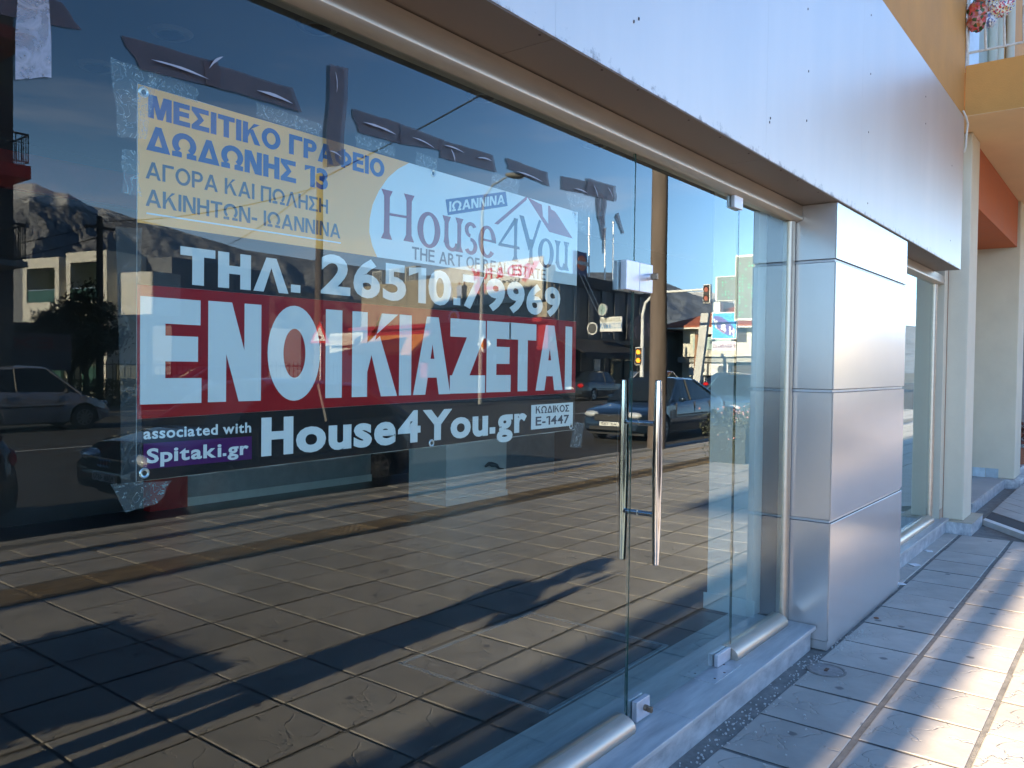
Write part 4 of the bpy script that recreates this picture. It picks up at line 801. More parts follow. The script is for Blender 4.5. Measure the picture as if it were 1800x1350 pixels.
    for s_ in (-1, 1):
        MB().ball((.10, s_*fy, .655), .1, 7, (.95, 2.0, .75)).build('headlight', HL, t, False, smooth=True)
        MB().ball((L_-.06, s_*hw*.70, .80), .1, 7, (.7, 1.9, 1.1)).build('taillight', TL, t, False, smooth=True)
    MB().box(-.012, .05, -.42, .42, .50, .64).build('grille', TRIM, t, False, bevel=.01); MB().box(-.02, .05, -.55, .55, .30, .38).build('lower_grille', TRIM, t, False)
    MB().box(-.03, .0, -.26, .26, .395, .485).build('plate', PLT, t, False); MB().box(L_, L_+.02, -.26, .26, .62, .73).build('plate', PLT, t, False)
    if plate:
        n_ = len(TEXTS); text('plate_lettering', plate, TRIM, None, -.22, .22, .41, .47, 0, .03)
        for o in TEXTS[n_:]:
            o.data.transform(Matrix.Rotation(R(-90), 4, 'Z')); o.data.transform(Matrix.Translation((-.0312, 0, 0))); o.parent = t
            o2 = o.copy(); o2.data = o.data.copy(); C.objects.link(o2); o2.data.transform(Matrix.Rotation(R(180), 4, 'Z')); o2.data.transform(Matrix.Translation((L_-.010, 0, .225)))
    MB().box(-.02, .0, -.40, .40, .645, .66).build('chrome_strip', CHROME, t, False)
    if rings:
        e = MB()
        for q in range(4):
            e.tube([(-.022, -.105+q*.07+.045*math.cos(2*math.pi*j/14), .60+.045*math.sin(2*math.pi*j/14)) for j in range(15)], .006, 4, False)
        e.build('emblem', CHROME, t, False)
    else:
        MB().cyl((-.02, 0, .62), (-.03, 0, .62), .035, 12).build('emblem', CHROME, t, False)
    for y in (-.4, .15): MB().tube([(cab[0][0]*L_+.02, y, interp(deck, cab[0][0])+.03), (cab[0][0]*L_+.28, y+.35, interp(cab, cab[0][0]+.06)+.02)], .008, 4).build('wiper', TRIM, t, False)
    return t
ZR = -.13
P_AUDI = paint('very_dark_blue_paint', (.022, .028, .045)); P_RED = paint('dark_red_paint', (.045, .003, .003)); P_NAVY = paint('navy_paint', (.015, .03, .055)); P_TEAL = paint('steel_blue_paint', (.10, .18, .24))
P_WHITE = paint('white_paint', (.62, .63, .65)); P_BLK = paint('anthracite_paint', (.03, .033, .035)); P_PEARL = paint('pearl_grey_paint', (.30, .31, .36))
make_car('parked_car', 'very dark blue hatchback parked at the kerb facing left in the reflection', 'car', (4.38, -7.45, ZR), 0, P_AUDI, 4.05, 1.8, 1.52, 'hatch', 10, rings=True, plate='KMA 4810')
make_car('parked_car', 'dark red car whose rear end shows at the far left of the reflection', 'car', (-1.1, -7.6, ZR), 0, P_RED, 4.35, 1.8, 1.50, 'hatch', 5)
make_car('parked_car', 'dark navy saloon with bright headlight parked beside the wooden pole', 'car', (16.2, -8.05, ZR), 0, P_NAVY, 4.65, 1.8, 1.50, 'sedan', 9, plate='IAZ 1157')
make_car('parked_car', 'steel blue car parked close behind the dark navy saloon', 'car', (21.8, -8.0, ZR), 0, P_TEAL, 4.4, 1.85, 1.56, 'hatch', 5)
make_car('moving_car', 'pearl grey small rounded car passing on the far lane at left', 'car', (10.5, -20.6, ZR), 180, P_PEARL, 3.75, 1.7, 1.58, 'mini', 10)
make_car('moving_car', 'anthracite saloon driving away in front of the dark grey building', 'car', (39.9, -21.9, ZR), 180, P_BLK, 4.7, 1.85, 1.52, 'sedan', 5, plate='IAE 7702')
make_car('moving_car', 'white estate car behind the wooden pole', 'car', (45.6, -21.0, ZR), 180, P_WHITE, 4.5, 1.8, 1.6, 'hatch', 5)
make_car('moving_car', 'dark blue saloon with red tail lights under the blue square sign', 'car', (51.2, -18.9, ZR), 180, paint('midnight_paint', (.02, .03, .06)), 4.6, 1.8, 1.52, 'sedan', 5, plate='IAT 3360')
make_car('parked_car', 'pale blue car seen from behind through the first banner letter', 'car', (20.6, -26.6, 0.0), 185, paint('pale_blue_paint', (.35, .42, .5)), 4.2, 1.75, 1.5, 'hatch', 5, plate='IOA 2094')

# ================================================================== STREET FURNITURE (near pavement)
WOOD = mat('weathered_pole_wood', (.125, .095, .078), .9, 0, .35, 6, stretch=(1, 1, .12), bump=.006, bs=18)
wp = thing('wooden_pole', 'tall weathered wooden utility pole at the near kerb beside the navy saloon', 'utility pole', (14.62, -6.05, 0))
MB().tube([(0, 0, -.05), (.02, 0, 2.5), (-.01, 0, 5.5), (-.05, 0, 9.3)], [.185, .172, .155, .13], 14).build('shaft', WOOD, wp, False, smooth=True)
MB().box(-.06, .06, -.9, .9, 8.55, 8.68).build('crossarm', WOOD, wp, False)
for y in (-.8, -.3, .3, .8): MB().tube([(0, y, 8.68), (0, y, 8.86)], [.05, .03], 8).build('insulator', mat('brown_porcelain', (.12, .05, .03), .2), wp, False)
hd = thing('hedge', 'low grey green flowering hedge in a bed on the near pavement', 'hedge', (15, -3.9, 0))
HG = mat('hedge_leaf', (.085, .10, .055), .8, 0, .5, 6, col2=(.18, .19, .11)); hm = MB()
for i in range(9000):
    x = random.uniform(-2.0, 2.2); y = random.uniform(-.5, .45); z = random.random()**.6*(.82+.1*math.sin(x*4)+.06*math.sin(y*9)); s_ = .022
    d = Vector((random.uniform(-1, 1), random.uniform(-1, 1), random.uniform(-1, 1))).normalized()*s_; e = d.cross(Vector((random.random(), random.random(), random.random()+.1))).normalized()*s_*.6
    p = Vector((x, y, z+.02)); hm.quad(p-d, p-e, p+d, p+e)
hm.build('foliage', HG, hd, False); MB().box(-1.85, 2.05, -.35, .3, -.02, .62).build('twigs', mat('dark_twigs', (.03, .03, .018), .9), hd, False)
fl = MB()
for i in range(160):
    p = Vector((random.uniform(-2, 2.2), random.uniform(-.5, .5), random.uniform(.4, .95))); fl.ball(p, .018, 3)
fl.build('blossom', mat('pink_blossom', (.5, .25, .25), .7), hd, False)
# pharmacy cross standing over the pavement
pc = thing('pharmacy_cross', 'big grey cross sign with rows of small green lights over the near pavement', 'sign', (16, -4.75, 0), -90)
GR = mat('grey_sign_face', (.16, .20, .20), .4, 0, .08, 5); WF = mat('pale_sign_rim', (.62, .63, .62), .4)
cz = 3.25; arm, hf = .62, .235
cp = [(-hf, cz-arm), (hf, cz-arm), (hf, cz-hf), (arm, cz-hf), (arm, cz+hf), (hf, cz+hf), (hf, cz+arm), (-hf, cz+arm), (-hf, cz+hf), (-arm, cz+hf), (-arm, cz-hf), (-hf, cz-hf)]
MB().prism([(x*1.07, cz+(z-cz)*1.07) for x, z in cp], 'y', -.06, .06).build('rim', WF, pc, False); 
MB().prism(cp, 'y', -.066, .066).build('face', GR, pc, False)
ld = MB()
for i in range(-9, 10):
    for j in range(-9, 10):
        x, z = i*.062, j*.062
        if (abs(x) < hf-.03 or abs(z) < hf-.03) and abs(x) < arm-.03 and abs(z) < arm-.03 and random.random() < .32:
            for yy in (-.067, .067): ld.box(x-.009, x+.009, min(yy, yy*1.03), max(yy, yy*1.03), cz+z-.009, cz+z+.009)
ld.build('green_lights', mat('green_led', (.05, .9, .45), .3, emit=.5), pc, False)
MB().cyl((-.95, 0, 0), (-.95, 0, cz+.3), .05, 12).build('post', WF, pc, False); MB().cyl((-.95, 0, cz), (-arm, 0, cz), .03, 8).build('bracket', WF, pc, False)
mh = thing('manhole_cover', 'dark iron cover in the near pavement beside the wooden pole', 'manhole cover', (12.6, -4.9, 0))
MB().cyl((0, 0, -.01), (0, 0, .004), .3, 24).build('lid', mat('dusty_iron', (0,0,0)), mh, False)

# photographer, casting the long shadow over the pavement
SKIN = mat('skin', (.42, .25, .18), .55); COAT = mat('dark_coat', (.03, .032, .04), .85, 0, .2, 10); TRS = mat('dark_trousers', (.03, .035, .05), .9); HAIR = mat('dark_hair', (.03, .02, .015), .6)
ph = thing('person', 'person in a dark coat holding a phone up with both hands', 'person', (-.38, -1.72, 0), 36)
bv = [(0, 0, .98), (0, 0, 1.18), (0, 0, 1.40), (0, 0, 1.50), (0, 0, 1.56),
      (-.02, .10, .93), (.02, .11, .52), (0, .12, .10), (.12, .13, .04), (-.02, -.10, .93), (.02, -.11, .52), (0, -.12, .10), (.12, -.13, .04),
      (0, .20, 1.42), (.13, .30, 1.24), (.31, .09, 1.50), (0, -.20, 1.42), (.13, -.30, 1.24), (.31, -.09, 1.50)]
be = [(0, 1), (1, 2), (2, 3), (3, 4), (0, 5), (5, 6), (6, 7), (7, 8), (0, 9), (9, 10), (10, 11), (11, 12), (2, 13), (13, 14), (14, 15), (2, 16), (16, 17), (17, 18)]
br = [(.16, .12), (.16, .12), (.17, .12), .07, .06, .095, .065, .05, .045, .095, .065, .05, .045, .07, .055, .042, .07, .055, .042]
def try_skin(*a, **k):
    name, verts, edges, radii, m, par = a[:6]
    me = bpy.data.meshes.new(name); me.from_pydata(verts, edges, [])
    o = bpy.data.objects.new(name, me); C.objects.link(o)
    bm = bmesh.new(); bm.from_mesh(me); ly = bm.verts.layers.skin.verify(); bm.verts.ensure_lookup_table()
    for i, r in enumerate(radii):
        bm.verts[i][ly].radius = (r, r) if isinstance(r, (int, float)) else r
        bm.verts[i][ly].use_root = (i == 0)
    bm.to_mesh(me); bm.free()
    sk = o.modifiers.new('skin', 'SKIN'); sk.use_smooth_shade = True
    sb = o.modifiers.new('sub', 'SUBSURF'); sb.levels = 1; sb.render_levels = 1
    me.materials.append(m); o.parent = par; return o
try_skin('body', bv, be, br, COAT, ph)
hdm = MB().ball((.02, 0, 1.66), .1, 12, (1.0, .78, 1.22)); hdm.ball((.125, 0, 1.645), .018, 6, (1, .8, 1.6)); hdm.ball((.01, .08, 1.65), .022, 5, (.7, .4, 1.3)).ball((.01, -.08, 1.65), .022, 5, (.7, .4, 1.3)); hdm.cyl((0, 0, 1.5), (0, 0, 1.6), .055, 12)
hdm.build('head', SKIN, ph, False, smooth=True); MB().ball((-.012, 0, 1.70), .108, 12, (1.0, .84, 1.1)).build('hair', HAIR, ph, False, smooth=True)
for s_ in (-1, 1):
    hv = [(.31, s_*.09, 1.50), (.335, s_*.085, 1.55)]; he = [(0, 1)]; hr = [.028, .032]
    for q in range(4):
        b_ = len(hv); hv += [(.345, s_*(.088-.004*q), 1.555+.020*q), (.352, s_*.060, 1.56+.021*q), (.350, s_*.044, 1.56+.021*q)]; he += [(1, b_), (b_, b_+1), (b_+1, b_+2)]; hr += [.011, .009, .008]
    b_ = len(hv); hv += [(.325, s_*.07, 1.53), (.325, s_*.05, 1.545)]; he += [(1, b_), (b_, b_+1)]; hr += [.012, .010]
    try_skin('hand', hv, he, hr, SKIN, ph)
phone = B('phone', BLACK, None, -.012, -.003, -.075, .075, -.04, .04, bevel=.003)
phone.matrix_world = Matrix.Translation(CAM - fw*.03) @ Euler((0, 0, PSI)).to_matrix().to_4x4(); tag(phone, 'black phone held sideways in both hands of the person', 'phone')

# ================================================================== FAR SIDE OF THE STREET
CONC = mat('raw_concrete_wall', (.36, .31, .23), .9, 0, .2, 1.0, bump=.004, bs=20); WHB = mat('white_render', (.66, .64, .58), .85, 0, .05, 2); DGR = mat('dark_ribbed_cladding', (.075, .08, .085), .6, .1, .15, .8)
DG2 = mat('dark_shop_interior', (.02, .02, .022), .5); WGL = mat('window_glass', (.03, .05, .05), .04, 0, 0); WGLG = mat('greenish_window_glass', (.05, .12, .10), .05, 0, 0)
TILE = mat('red_roof_tile', (.32, .09, .045), .85, 0, .25, 3); GRW = mat('grey_wall', (.30, .30, .28), .85, 0, .1, 2)
REDP = mat('red_shop_panel', (.30, .02, .02), .5, 0, .1, 2); AWO = mat('orange_awning', (.62, .25, .06), .8, 0, .08, 2)
def win(par, x0, x1, z0, z1, y=-.02, g=WGL, fr=WHB, sill=True):
    f = MB(); t_ = .06
    f.box(x0, x1, y-.04, y+.03, z1-t_, z1).box(x0, x1, y-.04, y+.03, z0, z0+t_).box(x0, x0+t_, y-.04, y+.03, z0+t_, z1-t_).box(x1-t_, x1, y-.04, y+.03, z0+t_, z1-t_).box((x0+x1)/2-.025, (x0+x1)/2+.025, y-.03, y+.03, z0+t_, z1-t_)
    o = f.build('window', fr, par, False); MB().box(x0+t_, x1-t_, y-.005, y+.01, z0+t_, z1-t_).build('pane', g, o, False)
    return o
# --- E: low shop with side wall facing the sun (origin at the near corner, x runs away from the street)
e = thing('corner_shop', 'low concrete and red corner shop across the street with orange awning and big billboard', 'building', (37.5, -24.9, 0), -80)
MB().box(0, 20.5, .02, .6, 0, 4.35).build('wall', REDP, e, False)
MB().box(0.1, 19.5, 0, .6, 4.352, 7.3).build('parapet_wall', CONC, e, False)
for x in (3.0, 6.6, 10.2, 13.8, 17.4): MB().box(x, x+.05, -.012, 0, 4.36, 7.3).build('wall_joint', mat('joint_grey', (.2, .18, .15), .9), e, False)
MB().box(0, 20.5, -.5, .0199, 4.1, 4.35).build('red_cornice', REDP, e, False)
MB().box(10.6, 18.4, -.06, .015, 3.95, 4.095).build('sign_band', mat('pink_sign_band', (.42, .10, .09), .6), e, False)
aw = MB().prism([(-1.6, 2.45), (-1.6, 2.5), (0, 3.72), (0, 3.66)], 'x', 10.6, 18.6); aw.build('awning', AWO, e, False); MB().box(10.6, 18.6, -1.62, -1.58, 2.28, 2.45).build('awning_valance', AWO, e, False)
MB().box(18.8, 23.6, -.3, 6, 0, 4.0).build('white_wing', WHB, e, False); 
va = MB()
for i in range(16): va.box(19.0+i*.26, 19.24+i*.26, -.92, -.88, 3.05+.03*math.sin(i*2), 3.45)
va.prism([(-.9, 3.4), (-.9, 3.45), (-.3, 3.8), (-.3, 3.75)], 'x', 19, 23.3); va.build('white_awning', mat('cream_awning', (.66, .60, .5), .8), e, False)
MB().box(20.2, 22.6, -.33, -.301, 0, 2.5).build('white_door', mat('pale_door', (.7, .7, .68), .5), e, False)
for x in (1.0, 3.6, 6.2, 8.6): MB().box(x, x+2.0, -.01, .019, .3, 3.2).build('shop_window', DG2, e, False)
for x in (1.6, 2.1, 4.4, 7.0): MB().box(x, x+.3, -.03, -.012, 1.9, 2.3).build('goods_shelf', mat('pale_goods', (.5, .4, .35), .6), e, False)
for x in (13.3, 15.2, 17.4):
    a = MB().box(x, x+1.2, .3, .8, 7.3, 8.35).build('air_conditioner', mat('ac_casing', (.5, .5, .48), .5), e, False)
    for i in range(5): MB().box(x+.1+i*.2, x+.2+i*.2, .285, .2995, 7.4, 8.25).build('grille_slot', DG2, a, False)
bb = thing('billboard', 'large white billboard with red lettering and people, on the concrete wall', 'billboard', (37.5, -24.9, 0), -80)
BW = mat('billboard_white', (.8, .8, .78), .5); BRD = mat('billboard_red', (.65, .05, .05), .5)
MB().box(.15, 10.3, -.35, -.25, 5.3, 7.75).build('board', mat('billboard_cream', (.66, .60, .48), .6), bb, False); MB().prism([(.2, 6.35), (10.25, 6.9), (10.25, 7.72), (.2, 7.72)], 'y', -.357, -.351).build('white_panel', BW, bb, False)
text('board_lettering', 'RED & FUN', BRD, bb, 1.2, 6.3, 6.8, 7.45, -.36, .05, world=False); text('board_lettering', 'store', TRIM, bb, 2.0, 3.6, 6.45, 6.7, -.36, .03, world=False)
text('board_lettering', 'Τα πάντα για την οικογένεια', BRD, bb, .8, 4.4, 5.95, 6.12, -.352, .02, world=False); text('board_lettering', 'και το σπίτι !!', BRD, bb, 1.6, 3.8, 5.65, 5.82, -.352, .02, world=False)
MB().prism([(.4, 7.5), (.9, 7.5), (1.3, 7.0), (1.9, 6.5), (1.5, 6.4), (.9, 6.9)], 'y', -.3585, -.3575).build('red_stroke', mat('billboard_pink', (.75, .25, .25), .5), bb, False); MB().prism([(6.4, 7.6), (6.6, 7.5), (5.4, 6.4), (3.9, 6.3), (4.0, 6.15), (5.6, 6.2)], 'y', -.3585, -.3575).build('red_stroke', mat('billboard_pink', (0,0,0)), bb, False)
for i, (x, c1, c2) in enumerate(((5.2, (.65, .3, .3), (.5, .55, .6)), (5.7, (.6, .2, .2), (.08, .08, .08)), (7.0, (.06, .06, .07), (.05, .06, .06)), (7.5, (.5, .55, .7), (.15, .25, .4)), (8.4, (.6, .6, .62), (.45, .5, .6)))):
    MB().prism([(x, 5.95), (x+.45, 5.95), (x+.5, 6.5), (x+.35, 6.62), (x+.1, 6.62), (x-.05, 6.5)], 'y', -.3595, -.3525).build('printed_shirt', mat('print_a%d' % i, c1, .6), bb, False)
    MB().prism([(x+.02, 5.38), (x+.16, 5.38), (x+.22, 5.8), (x+.30, 5.38), (x+.43, 5.38), (x+.43, 5.95), (x+.02, 5.95)], 'y', -.3594, -.3525).build('printed_trousers', mat('print_b%d' % i, c2, .6), bb, False)
    MB().cyl((x+.22, -.3594, 6.72), (x+.22, -.3525, 6.72), .10, 12).build('printed_face', SKIN, bb, False)
rs = thing('round_sign', 'round red and yellow sign projecting from the red shop front', 'sign', (39.1, -33.0, 4.6), -80)
MB().tube([(0, -.5, 0), (0, -.42, 0)], .62, 28).build('rim', BRD, rs, False); MB().cyl((0, -.51, 0), (0, -.501, 0), .56, 28).build('ring', BW, rs, False); MB().cyl((0, -.52, 0), (0, -.511, 0), .36, 24).build('disc', mat('sign_yellow', (.75, .45, .05), .5), rs, False); MB().box(-.03, .03, -.42, .4, -.03, .03).build('bracket', TRIM, rs, False)
MB().prism([(-.12, -.2), (.0, -.02), (.12, -.2), (.15, -.1), (.05, .1), (.12, .22), (-.02, .2), (-.1, .05)], 'y', -.524, -.5205).build('figure_mark', BRD, rs, False)
bs = thing('round_sign', 'blue and white round sign on a curved dark post above the red shop roof', 'sign', (39.8, -36.0, 4.35), -80)
MB().tube([(0, 0, 0), (0, 0, 2.3), (.15, 0, 2.5), (.4, 0, 2.5)], .07, 8).build('post', TRIM, bs, False); MB().cyl((.75, -.05, 1.6), (.75, .05, 1.6), .42, 24).build('disc', mat('sign_blue', (.10, .25, .5), .4), bs, False); MB().cyl((.75, -.06, 1.6), (.75, -.051, 1.6), .26, 20).build('inner_disc', BW, bs, False); MB().box(.2, 1.2, -.04, .04, .3, .75).build('yellow_plate', mat('sign_yellow', (0,0,0)), bs, False)
# --- F: dark grey hall along the street
f = thing('dark_hall', 'long dark grey ribbed hall along the far side of the street', 'building', (50.5, -24.9, 0), 180)
MB().prism([(-1, .02), (12.75, .02), (10.9, 10), (-1, 10)], 'z', 3.3, 6.75).build('upper_wall', DGR, f, False); MB().prism([(-1, .4), (12.7, .4), (10.9, 10), (-1, 10)], 'z', 0, 3.295).build('shop_level', DG2, f, False)
MB().box(-1.1, 12.78, -.12, .0195, 6.3, 6.95).build('parapet', mat('black_parapet', (.025, .025, .028), .6), f, False)
for i in range(9): MB().box(-.9+i*1.55, -.35+i*1.55, -.06, .0195, 3.4, 6.28).build('wall_rib', mat('rib_grey', (.12, .125, .13), .6), f, False)
MB().box(-1.0, 12.8, -.2, .399, 3.05, 3.299).build('canopy_edge', DGR, f, False)
aw = MB().prism([(-2.2, 2.35), (-2.2, 2.42), (-.21, 3.25), (-.21, 3.18)], 'x', 6.2, 12.6).build('dark_awning', mat('black_awning', (.02, .018, .018), .8), f, False); MB().box(6.2, 12.6, -2.22, -2.18, 2.1, 2.35).build('awning_valance', mat('black_awning', (0,0,0)), f, False)
for x in (6.5, 9.3): MB().box(x, x+.12, .2, .399, 0, 3.04).build('door_post', CONC, f, False)
MB().box(6.9, 7.6, .3, .399, .9, 2.1).build('poster', BW, f, False); MB().box(4.4, 5.6, .28, .399, .4, 2.4).build('shop_window', WGL, f, False); MB().box(2.2, 3.9, .28, .399, .4, 2.4).build('shop_window', WGL, f, False); MB().box(2.5, 3.2, .2, .279, .5, 1.4).build('poster', BW, f, False)
def board(name, label, loc, rot, x0, x1, z0, z1, rows, cols, cat='sign'):
    t = thing(name, label, cat, loc, rot); MB().box(x0, x1, -.05, .05, z0, z1).build('board', cols[0], t, False)
    return t
mn = thing('insurance_sign', 'small white and blue MINETTA insurance sign projecting from the dark grey hall', 'sign', (42.5, -23.8, 0), -90)
MB().box(-.76, .76, -.05, .05, 3.75, 4.62).build('board', BW, mn, False); MB().box(-.76, .76, -.056, -.0505, 3.93, 4.24).build('blue_band', mat('sign_blue', (0,0,0)), mn, False)
text('sign_lettering', 'MINETTA', BW, mn, -.70, .70, 3.96, 4.21, -.060, .05, world=False); text('sign_lettering', 'ΑΣΦΑΛΕΙΑΙ', mat('olive_print', (.25, .24, .12), .6), mn, -.70, .70, 4.32, 4.54, -.053, .03, world=False)
for i, (x, y, z, lb, c) in enumerate(((42.0, -24.1, 5.02, 'small pale round sign above the insurance sign', mat('pale_teal', (.35, .5, .5), .4)), (40.7, -24.0, 3.85, 'white rimmed dark round sign left of the insurance sign', DGR))):
    t = thing('round_sign', lb, 'sign', (x, y, z), -75-i*15); MB().cyl((0, -.06, 0), (0, .06, 0), .36, 24).build('rim', WF, t, False); MB().cyl((0, -.07, 0), (0, .07, 0), .29, 24).build('disc', c, t, False)
hy = thing('arched_sign', 'dark arched H&y sign board on the dark grey hall', 'sign', (47.6, -24.55, 3.4), 180)
ap_ = [(-1.9, 0)] + [(-1.9+3.8*i/14, .9+.75*math.sin(math.pi*i/14)) for i in range(15)] + [(1.9, 0)]
MB().prism(ap_, 'y', -.1, 0).build('board', mat('dark_sign_blue', (.03, .035, .06), .5), hy, False); text('sign_lettering', 'H & y', mat('dull_pink', (.30, .20, .22), .5), hy, -1.3, 1.4, .35, 1.15, -.106, .04, world=False, shear=.2)
# flags and petrol sign poles
for i, (X, z, lb) in enumerate(((43.4, 10.9, 'thin tall flag pole left of three above the dark hall'), (45.3, 10.5, 'thin middle flag pole above the dark hall'), (46.3, 11.1, 'thin flag pole right of three above the dark hall'))):
    t = thing('flag_pole', lb, 'flag pole', (X, -26, 0), group='flag poles behind the dark hall'); MB().cyl((0, 0, 0), (0, 0, z), .06, 8, .04).build('pole', STEEL, t, False); MB().ball((0, 0, z), .1, 5).build('finial', STEEL, t, False)
ps = thing('pylon_sign', 'dark blue sign panel with an orange disc above the dark hall', 'sign', (42.4, -26, 6.9), 0)
MB().box(-.75, .6, -.1, .1, 0, 1.75).build('panel', mat('dark_blue_panel', (.04, .06, .2), .4), ps, False); MB().cyl((0, .1, 1.05), (0, .13, 1.05), .48, 24).build('disc', mat('orange_disc', (.75, .16, .04), .4), ps, False); MB().box(-.7, .7, .131, .15, .93, 1.17).build('bar', mat('chrome_bar', (.5, .5, .52), .3), ps, False)
# --- G: house with red roof closing the view
g = thing('red_roof_house', 'two storey pale house with red tiled roof, balconies and air conditioners', 'building', (55.5, -14.5, 0), -90)
MB().box(0.5, 11.0, 0, 9, 0, 4.6).build('wall', mat('pale_green_render', (.50, .52, .44), .85, 0, .06, 2), g, False)
r_ = MB(); ev = 1.1
r_.add([(.2-ev, -ev, 4.72), (11.3+ev, -ev, 4.72), (11.3+ev, 9+ev, 4.72), (.2-ev, 9+ev, 4.72), (4.2, 4.5, 6.7), (7.4, 4.5, 6.7), (.2-ev, -ev, 4.6), (11.3+ev, -ev, 4.6), (11.3+ev, 9+ev, 4.6), (.2-ev, 9+ev, 4.6)], [(0, 1, 5, 4), (1, 2, 5), (2, 3, 4, 5), (3, 0, 4), (6, 7, 1, 0), (7, 8, 2, 1), (8, 9, 3, 2), (9, 6, 0, 3)])
rf = r_.build('roof', TILE, g, False)
MB().box(.2-ev, 11.3+ev, -ev, 9+ev, 4.5, 4.598).build('eaves', WHB, rf, False); MB().box(8.4, 8.95, 1.0, 1.6, 5.0, 6.5).build('chimney', WHB, rf, False)
sl_ = MB().prism([(1.2, 5.35), (1.25, 5.3), (2.6, 6.0), (2.55, 6.05)], 'x', 5.2, 7.2).build('solar_panel', mat('solar_blue', (.08, .12, .18), .1), rf, False)
MB().box(1.2, 10.4, -1.2, -.001, 2.5, 3.45).build('balcony', mat('pale_balcony', (.52, .50, .42), .85), g, False); MB().box(6.0, 9.2, -.05, -.0015, 3.46, 4.45).build('loggia', DG2, g, False)
for x in (1.6, 3.4): win(g, x, x+.9, 3.5, 4.4)
MB().box(6.6, 9.6, -1.26, -1.2005, 3.0, 3.9).build('balcony_glass', mat('frosted_glass', (.35, .45, .42), .3), g, False); MB().box(6.8, 9.2, -1.22, -.9, 4.1, 4.499).build('scalloped_blind', WHB, g, False)
MB().box(.5, 11, -.8, -.001, 2.1, 2.49).build('dark_ceiling_band', GRW, g, False); MB().box(3.5, 10.2, -.05, -.0012, .2, 2.0).build('undercroft', DG2, g, False)
for x, z in ((8.6, 1.15), (7.0, 1.15), (8.8, .2)):
    a = MB().box(x, x+1.5, -.75, -.3, z, z+.85).build('air_conditioner', mat('ac_casing', (0,0,0)), g, False); MB().cyl((x+.5, -.76, z+.42), (x+.5, -.751, z+.42), .3, 18).build('fan_grille', DG2, a, False)
MB().box(1.0, 4.8, -.06, -.0012, .3, 2.0).build('shop_window', WGL, g, False); MB().box(3.4, 4.6, -.08, -.061, 1.0, 1.9).build('poster', mat('pale_yellow_poster', (.7, .65, .4), .5), g, False)
# low building with red roof behind the wooden pole
g2 = thing('far_house', 'distant house with red tiled hip roof right of the dark hall', 'building', (54, -27, 0), -90)
MB().box(0, 9, 0, 8, 0, 4.4).build('wall', GRW, g2, False); MB().add([(-.6, -.6, 4.4), (9.6, -.6, 4.4), (9.6, 8.6, 4.4), (-.6, 8.6, 4.4), (4.5, 4, 5.8)], [(0, 1, 4), (1, 2, 4), (2, 3, 4), (3, 0, 4), (3, 2, 1, 0)]).build('roof', TILE, g2, False); win(g2, 1, 2.2, 2.4, 3.6); win(g2, 5, 6.2, 2.4, 3.6)
# slanted sign
ss = thing('square_sign', 'blue square H&y sign and white PARKING board on a slanted grey post', 'sign', (38.4, -14.85, 0), -90)
SBL = mat('bright_sign_blue', (.05, .36, .75), .4); SPU = mat('sign_purple', (.10, .09, .32), .4)
MB().prism([(-.65-.05, 3.1), (.62, 3.1), (.62, 4.42), (-.70, 4.42)], 'y', -.09, .09).build('rim', BW, ss, False); MB().box(-.65, .57, -.1, -.0905, 3.15, 4.37).build('blue_face', SBL, ss, False)
el_ = []
for i in range(24):
    a = 2*math.pi*i/24; x = .70*math.cos(a); z = .30*math.sin(a); c_, s_ = math.cos(R(38)), math.sin(R(38)); el_.append((max(-.65, min(.57, -.04+x*c_-z*s_)), max(3.15, min(4.37, 3.76+x*s_+z*c_))))
MB().prism(el_, 'y', -.105, -.1005).build('purple_oval', SPU, ss, False)
n_ = len(TEXTS); text('sign_lettering', 'H & y', BW, ss, -.58, .52, 3.54, 3.94, -.108, .05, world=False)
text('sign_lettering', 'STORES', mat('sign_salmon', (.65, .25, .2), .5), ss, -.1, .34, 3.42, 3.50, -.108, .03, world=False)
for o in TEXTS[n_:]:
    for v in o.data.vertices: v.co.z += v.co.x*.62
pb = MB().box(-.65, .57, -.09, .09, 2.55, 2.98).build('parking_board', BW, ss, False); text('parking_lettering', 'PARKING', mat('mauve_print', (.22, .09, .18), .6), pb, -.60, .24, 2.65, 2.88, -.093, .05, world=False)
f_ = MB(); f_.box(.30, .52, -.093, -.0905, 2.66, 2.69).box(.30, .52, -.093, -.0905, 2.84, 2.87).box(.30, .33, -.093, -.0905, 2.691, 2.839).box(.49, .52, -.093, -.0905, 2.691, 2.839).prism([(.35, 2.765), (.42, 2.83), (.42, 2.70)], 'y', -.093, -.0905); f_.build('arrow_mark', mat('mauve_print', (0,0,0)), pb, False)
MB().prism([(.80, 4.4), (1.25, 4.4), (1.75, -.05), (1.35, -.05)], 'y', -.14, .14).build('slanted_post', mat('light_grey_metal', (.42, .42, .41), .5, .2), ss, False)
